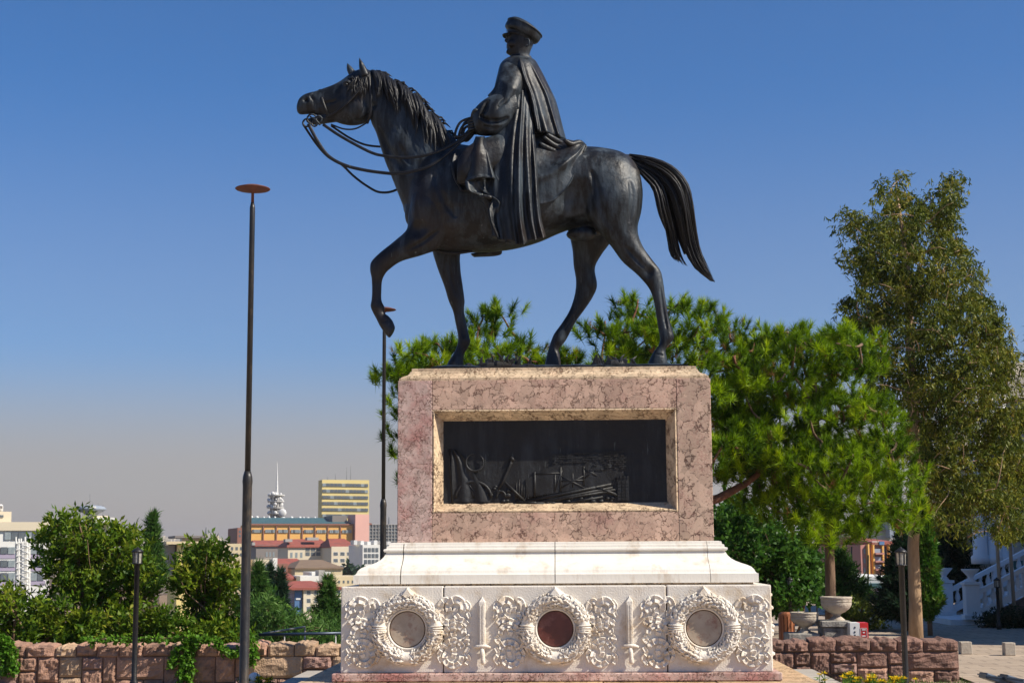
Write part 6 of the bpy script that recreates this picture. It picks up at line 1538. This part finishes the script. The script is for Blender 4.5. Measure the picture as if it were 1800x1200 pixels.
t = building('brown_roof_hall', 'low hall with a wide brown hipped roof and red gable', 518, 602, 998, 1030, 290, 18, M['c_sand']); hip_roof(t, 520, 602, 997, 983, 290, 18, 'c_brownroof', .28); px_box('red_wing', M['c_brick'], t, 484, 518, 990, 1012, 294, 14); wins(t, 486, 516, 994, 1008, 6, 1, 294, .5, .5); a = building('red_gable', 'bright red low roof left of the brown roof', 484, 540, 993, 996, 300, 14, M['c_brick'], 'red-roofed houses'); hip_roof(a, 486, 542, 993, 981, 300, 14, inset=.2)
t = building('cream_house', 'pale cream gabled house right of the thick pole', 446, 484, 983, 1012, 260, 12, M['c_cream']); px_box('side', M['c_white'], t, 476, 484, 980, 1005, 259, 10)
t = building('red_roof_row', 'row of low red roofs with white parapets', 452, 520, 1017, 1030, 230, 10, M['c_tan'], 'red-roofed houses'); hip_roof(t, 455, 518, 1016, 1006, 230, 10, inset=.06); px_box('parapet', M['c_white'], t, 512, 545, 1012, 1030, 226, 8); px_box('stack', M['c_concrete'], t, 545, 556, 1002, 1022, 226, 3); px_box('white_block', M['c_white'], t, 556, 590, 1005, 1028, 232, 8)
t = building('banner_house', 'cream corner house with red roof and blue banner', 533, 602, 1032, 1085, 200, 14, M['c_cream'], 'red-roofed houses'); hip_roof(t, 498, 600, 1032, 1020, 200, 16, inset=.35); px_box('shade_painted_side', M['c_lilac'], t, 500, 533, 1033, 1085, 201, 12); px_box('banner', M['c_blue'], t, 520, 532.5, 1035, 1080, 200.5, .2, .1); px_box('banner_text', M['c_dish'], t, 522, 530, 1050, 1053, 200.5, .2, .2)  # lilac wall colour stands in for shade on the left side
wins(t, 536, 602, 1034, 1076, 5, 3, 200, .5, .5, 'c_glass', 'c_white')
t = building('sand_house', 'sand coloured house behind the marble block corner', 590, 640, 1012, 1045, 240, 12, M['c_sand']); wins(t, 592, 640, 1018, 1026, 6, 1, 240, .4, .6)
bush('city_tree', 'dark round tree in front of the cream terrace', [(604, 1003), (620, 996), (640, 1000), (645, 1012), (604, 1012)], (624, 1012), 330, 2, 26, 90, 'spruce', 101, 1.2, .7, rad=(1.0, 2.2), cat='tree')
# right: grey hall, orange flats, hill with old houses
t = building('grey_hall', 'low grey hall with a banded roof edge behind the iron fence', 1405, 1600, 1034, 1100, 42, 20, M['c_concrete']); px_box('roof', M['c_white'], t, 1400, 1600, 1014, 1025, 42.5, 20); px_box('band', M['c_teal'], t, 1405, 1600, 1025, 1034, 41.8, 20); px_box('door_bay', M['c_greyblue'], t, 1480, 1492, 1027, 1060, 41.7, .3)
px_box('pink_panel', M['c_lilac'], t, 1540, 1550, 1034, 1070, 41.9, .3, .05)
t = building('orange_flats', 'red and yellow block of flats under the pine branches', 1512, 1568, 957, 1040, 150, 12, M['c_rose']); hip_roof(t, 1530, 1574, 952, 943, 150, 12, inset=.2); wins(t, 1555, 1563, 962, 1008, 1, 3, 150, .7, .45, 'c_glass_pale', 'c_white'); wins(t, 1513, 1530, 960, 1010, 2, 3, 150, .4, .5, 'c_glass_pale')
for px in (1521, 1531, 1550, 1563): px_box('yellow_pier', M['c_orange'], t, px, px + 2.8, 956, 1012, 150, .4, .4)
for y in (972, 986, 1000): px_box('balcony', M['c_greyblue'], t, 1533, 1549, y - 8, y - 1, 150, .5, .25); px_box('balcony_slab', M['c_rose'], t, 1533, 1550, y - 1, y + 2, 150, .6, .7)
px_box('awning', M['c_blue'], t, 1544, 1554, 951, 957, 149.5, 1); px_box('parapet', M['c_white'], t, 1530, 1544, 951, 957, 149.6, 1)
t = building('hill_house', 'grey gabled house on the hill above the orange flats', 1546, 1575, 930, 950, 330, 10, M['c_grey']); px_box('tower', M['c_greyblue'], t, 1558, 1570, 915, 945, 328, 8); hip_roof(t, 1540, 1580, 930, 918, 330, 12, 'c_shade', .3)
# far town in the haze on the horizon
rs = random.Random(77); mb = MB()
for k in range(1400):
    Y = rs.uniform(1700, 5200); x = rs.uniform(-.42, .1) * (Y + 16) + .0; z = ground_z(x, Y); w = rs.uniform(8, 26); hgt = rs.uniform(6, 22); mb.box(x - w / 2, x + w / 2, Y, Y + w, z - 4, z + hgt)
tag(mb.build('distant_town', M['c_cream']), 'hazy town on the far hills', kind='stuff')
rs = random.Random(78); mb = MB()
for k in range(420):
    Y = rs.uniform(260, 1500); x = (rs.uniform(-.37, -.02)) * (Y + 16); z = ground_z(x, Y); w = rs.uniform(8, 18); hgt = rs.uniform(3, 8); mb.box(x - w / 2, x + w / 2, Y, Y + w, z - 4, z + hgt)
tag(mb.build('city_roofscape', M['c_brownroof']), 'mass of low roofs filling the valley', kind='stuff')

# ================================================================== AIR
hz = bpy.data.materials.new('haze_air'); hz.use_nodes = True
hn = hz.node_tree.nodes; hn.clear(); ho = hn.new('ShaderNodeOutputMaterial'); hv = hn.new('ShaderNodeVolumePrincipled')
hv.inputs['Color'].default_value = (.80, .76, .74, 1); hv.inputs['Density'].default_value = 1.8e-4; hv.inputs['Anisotropy'].default_value = .2
hz.node_tree.links.new(hv.outputs[0], ho.inputs['Volume'])
tag(MB().box(-11300, 11300, -60, 9100, -75, 150).build('haze', hz), 'thin brownish haze over the city', kind='stuff')
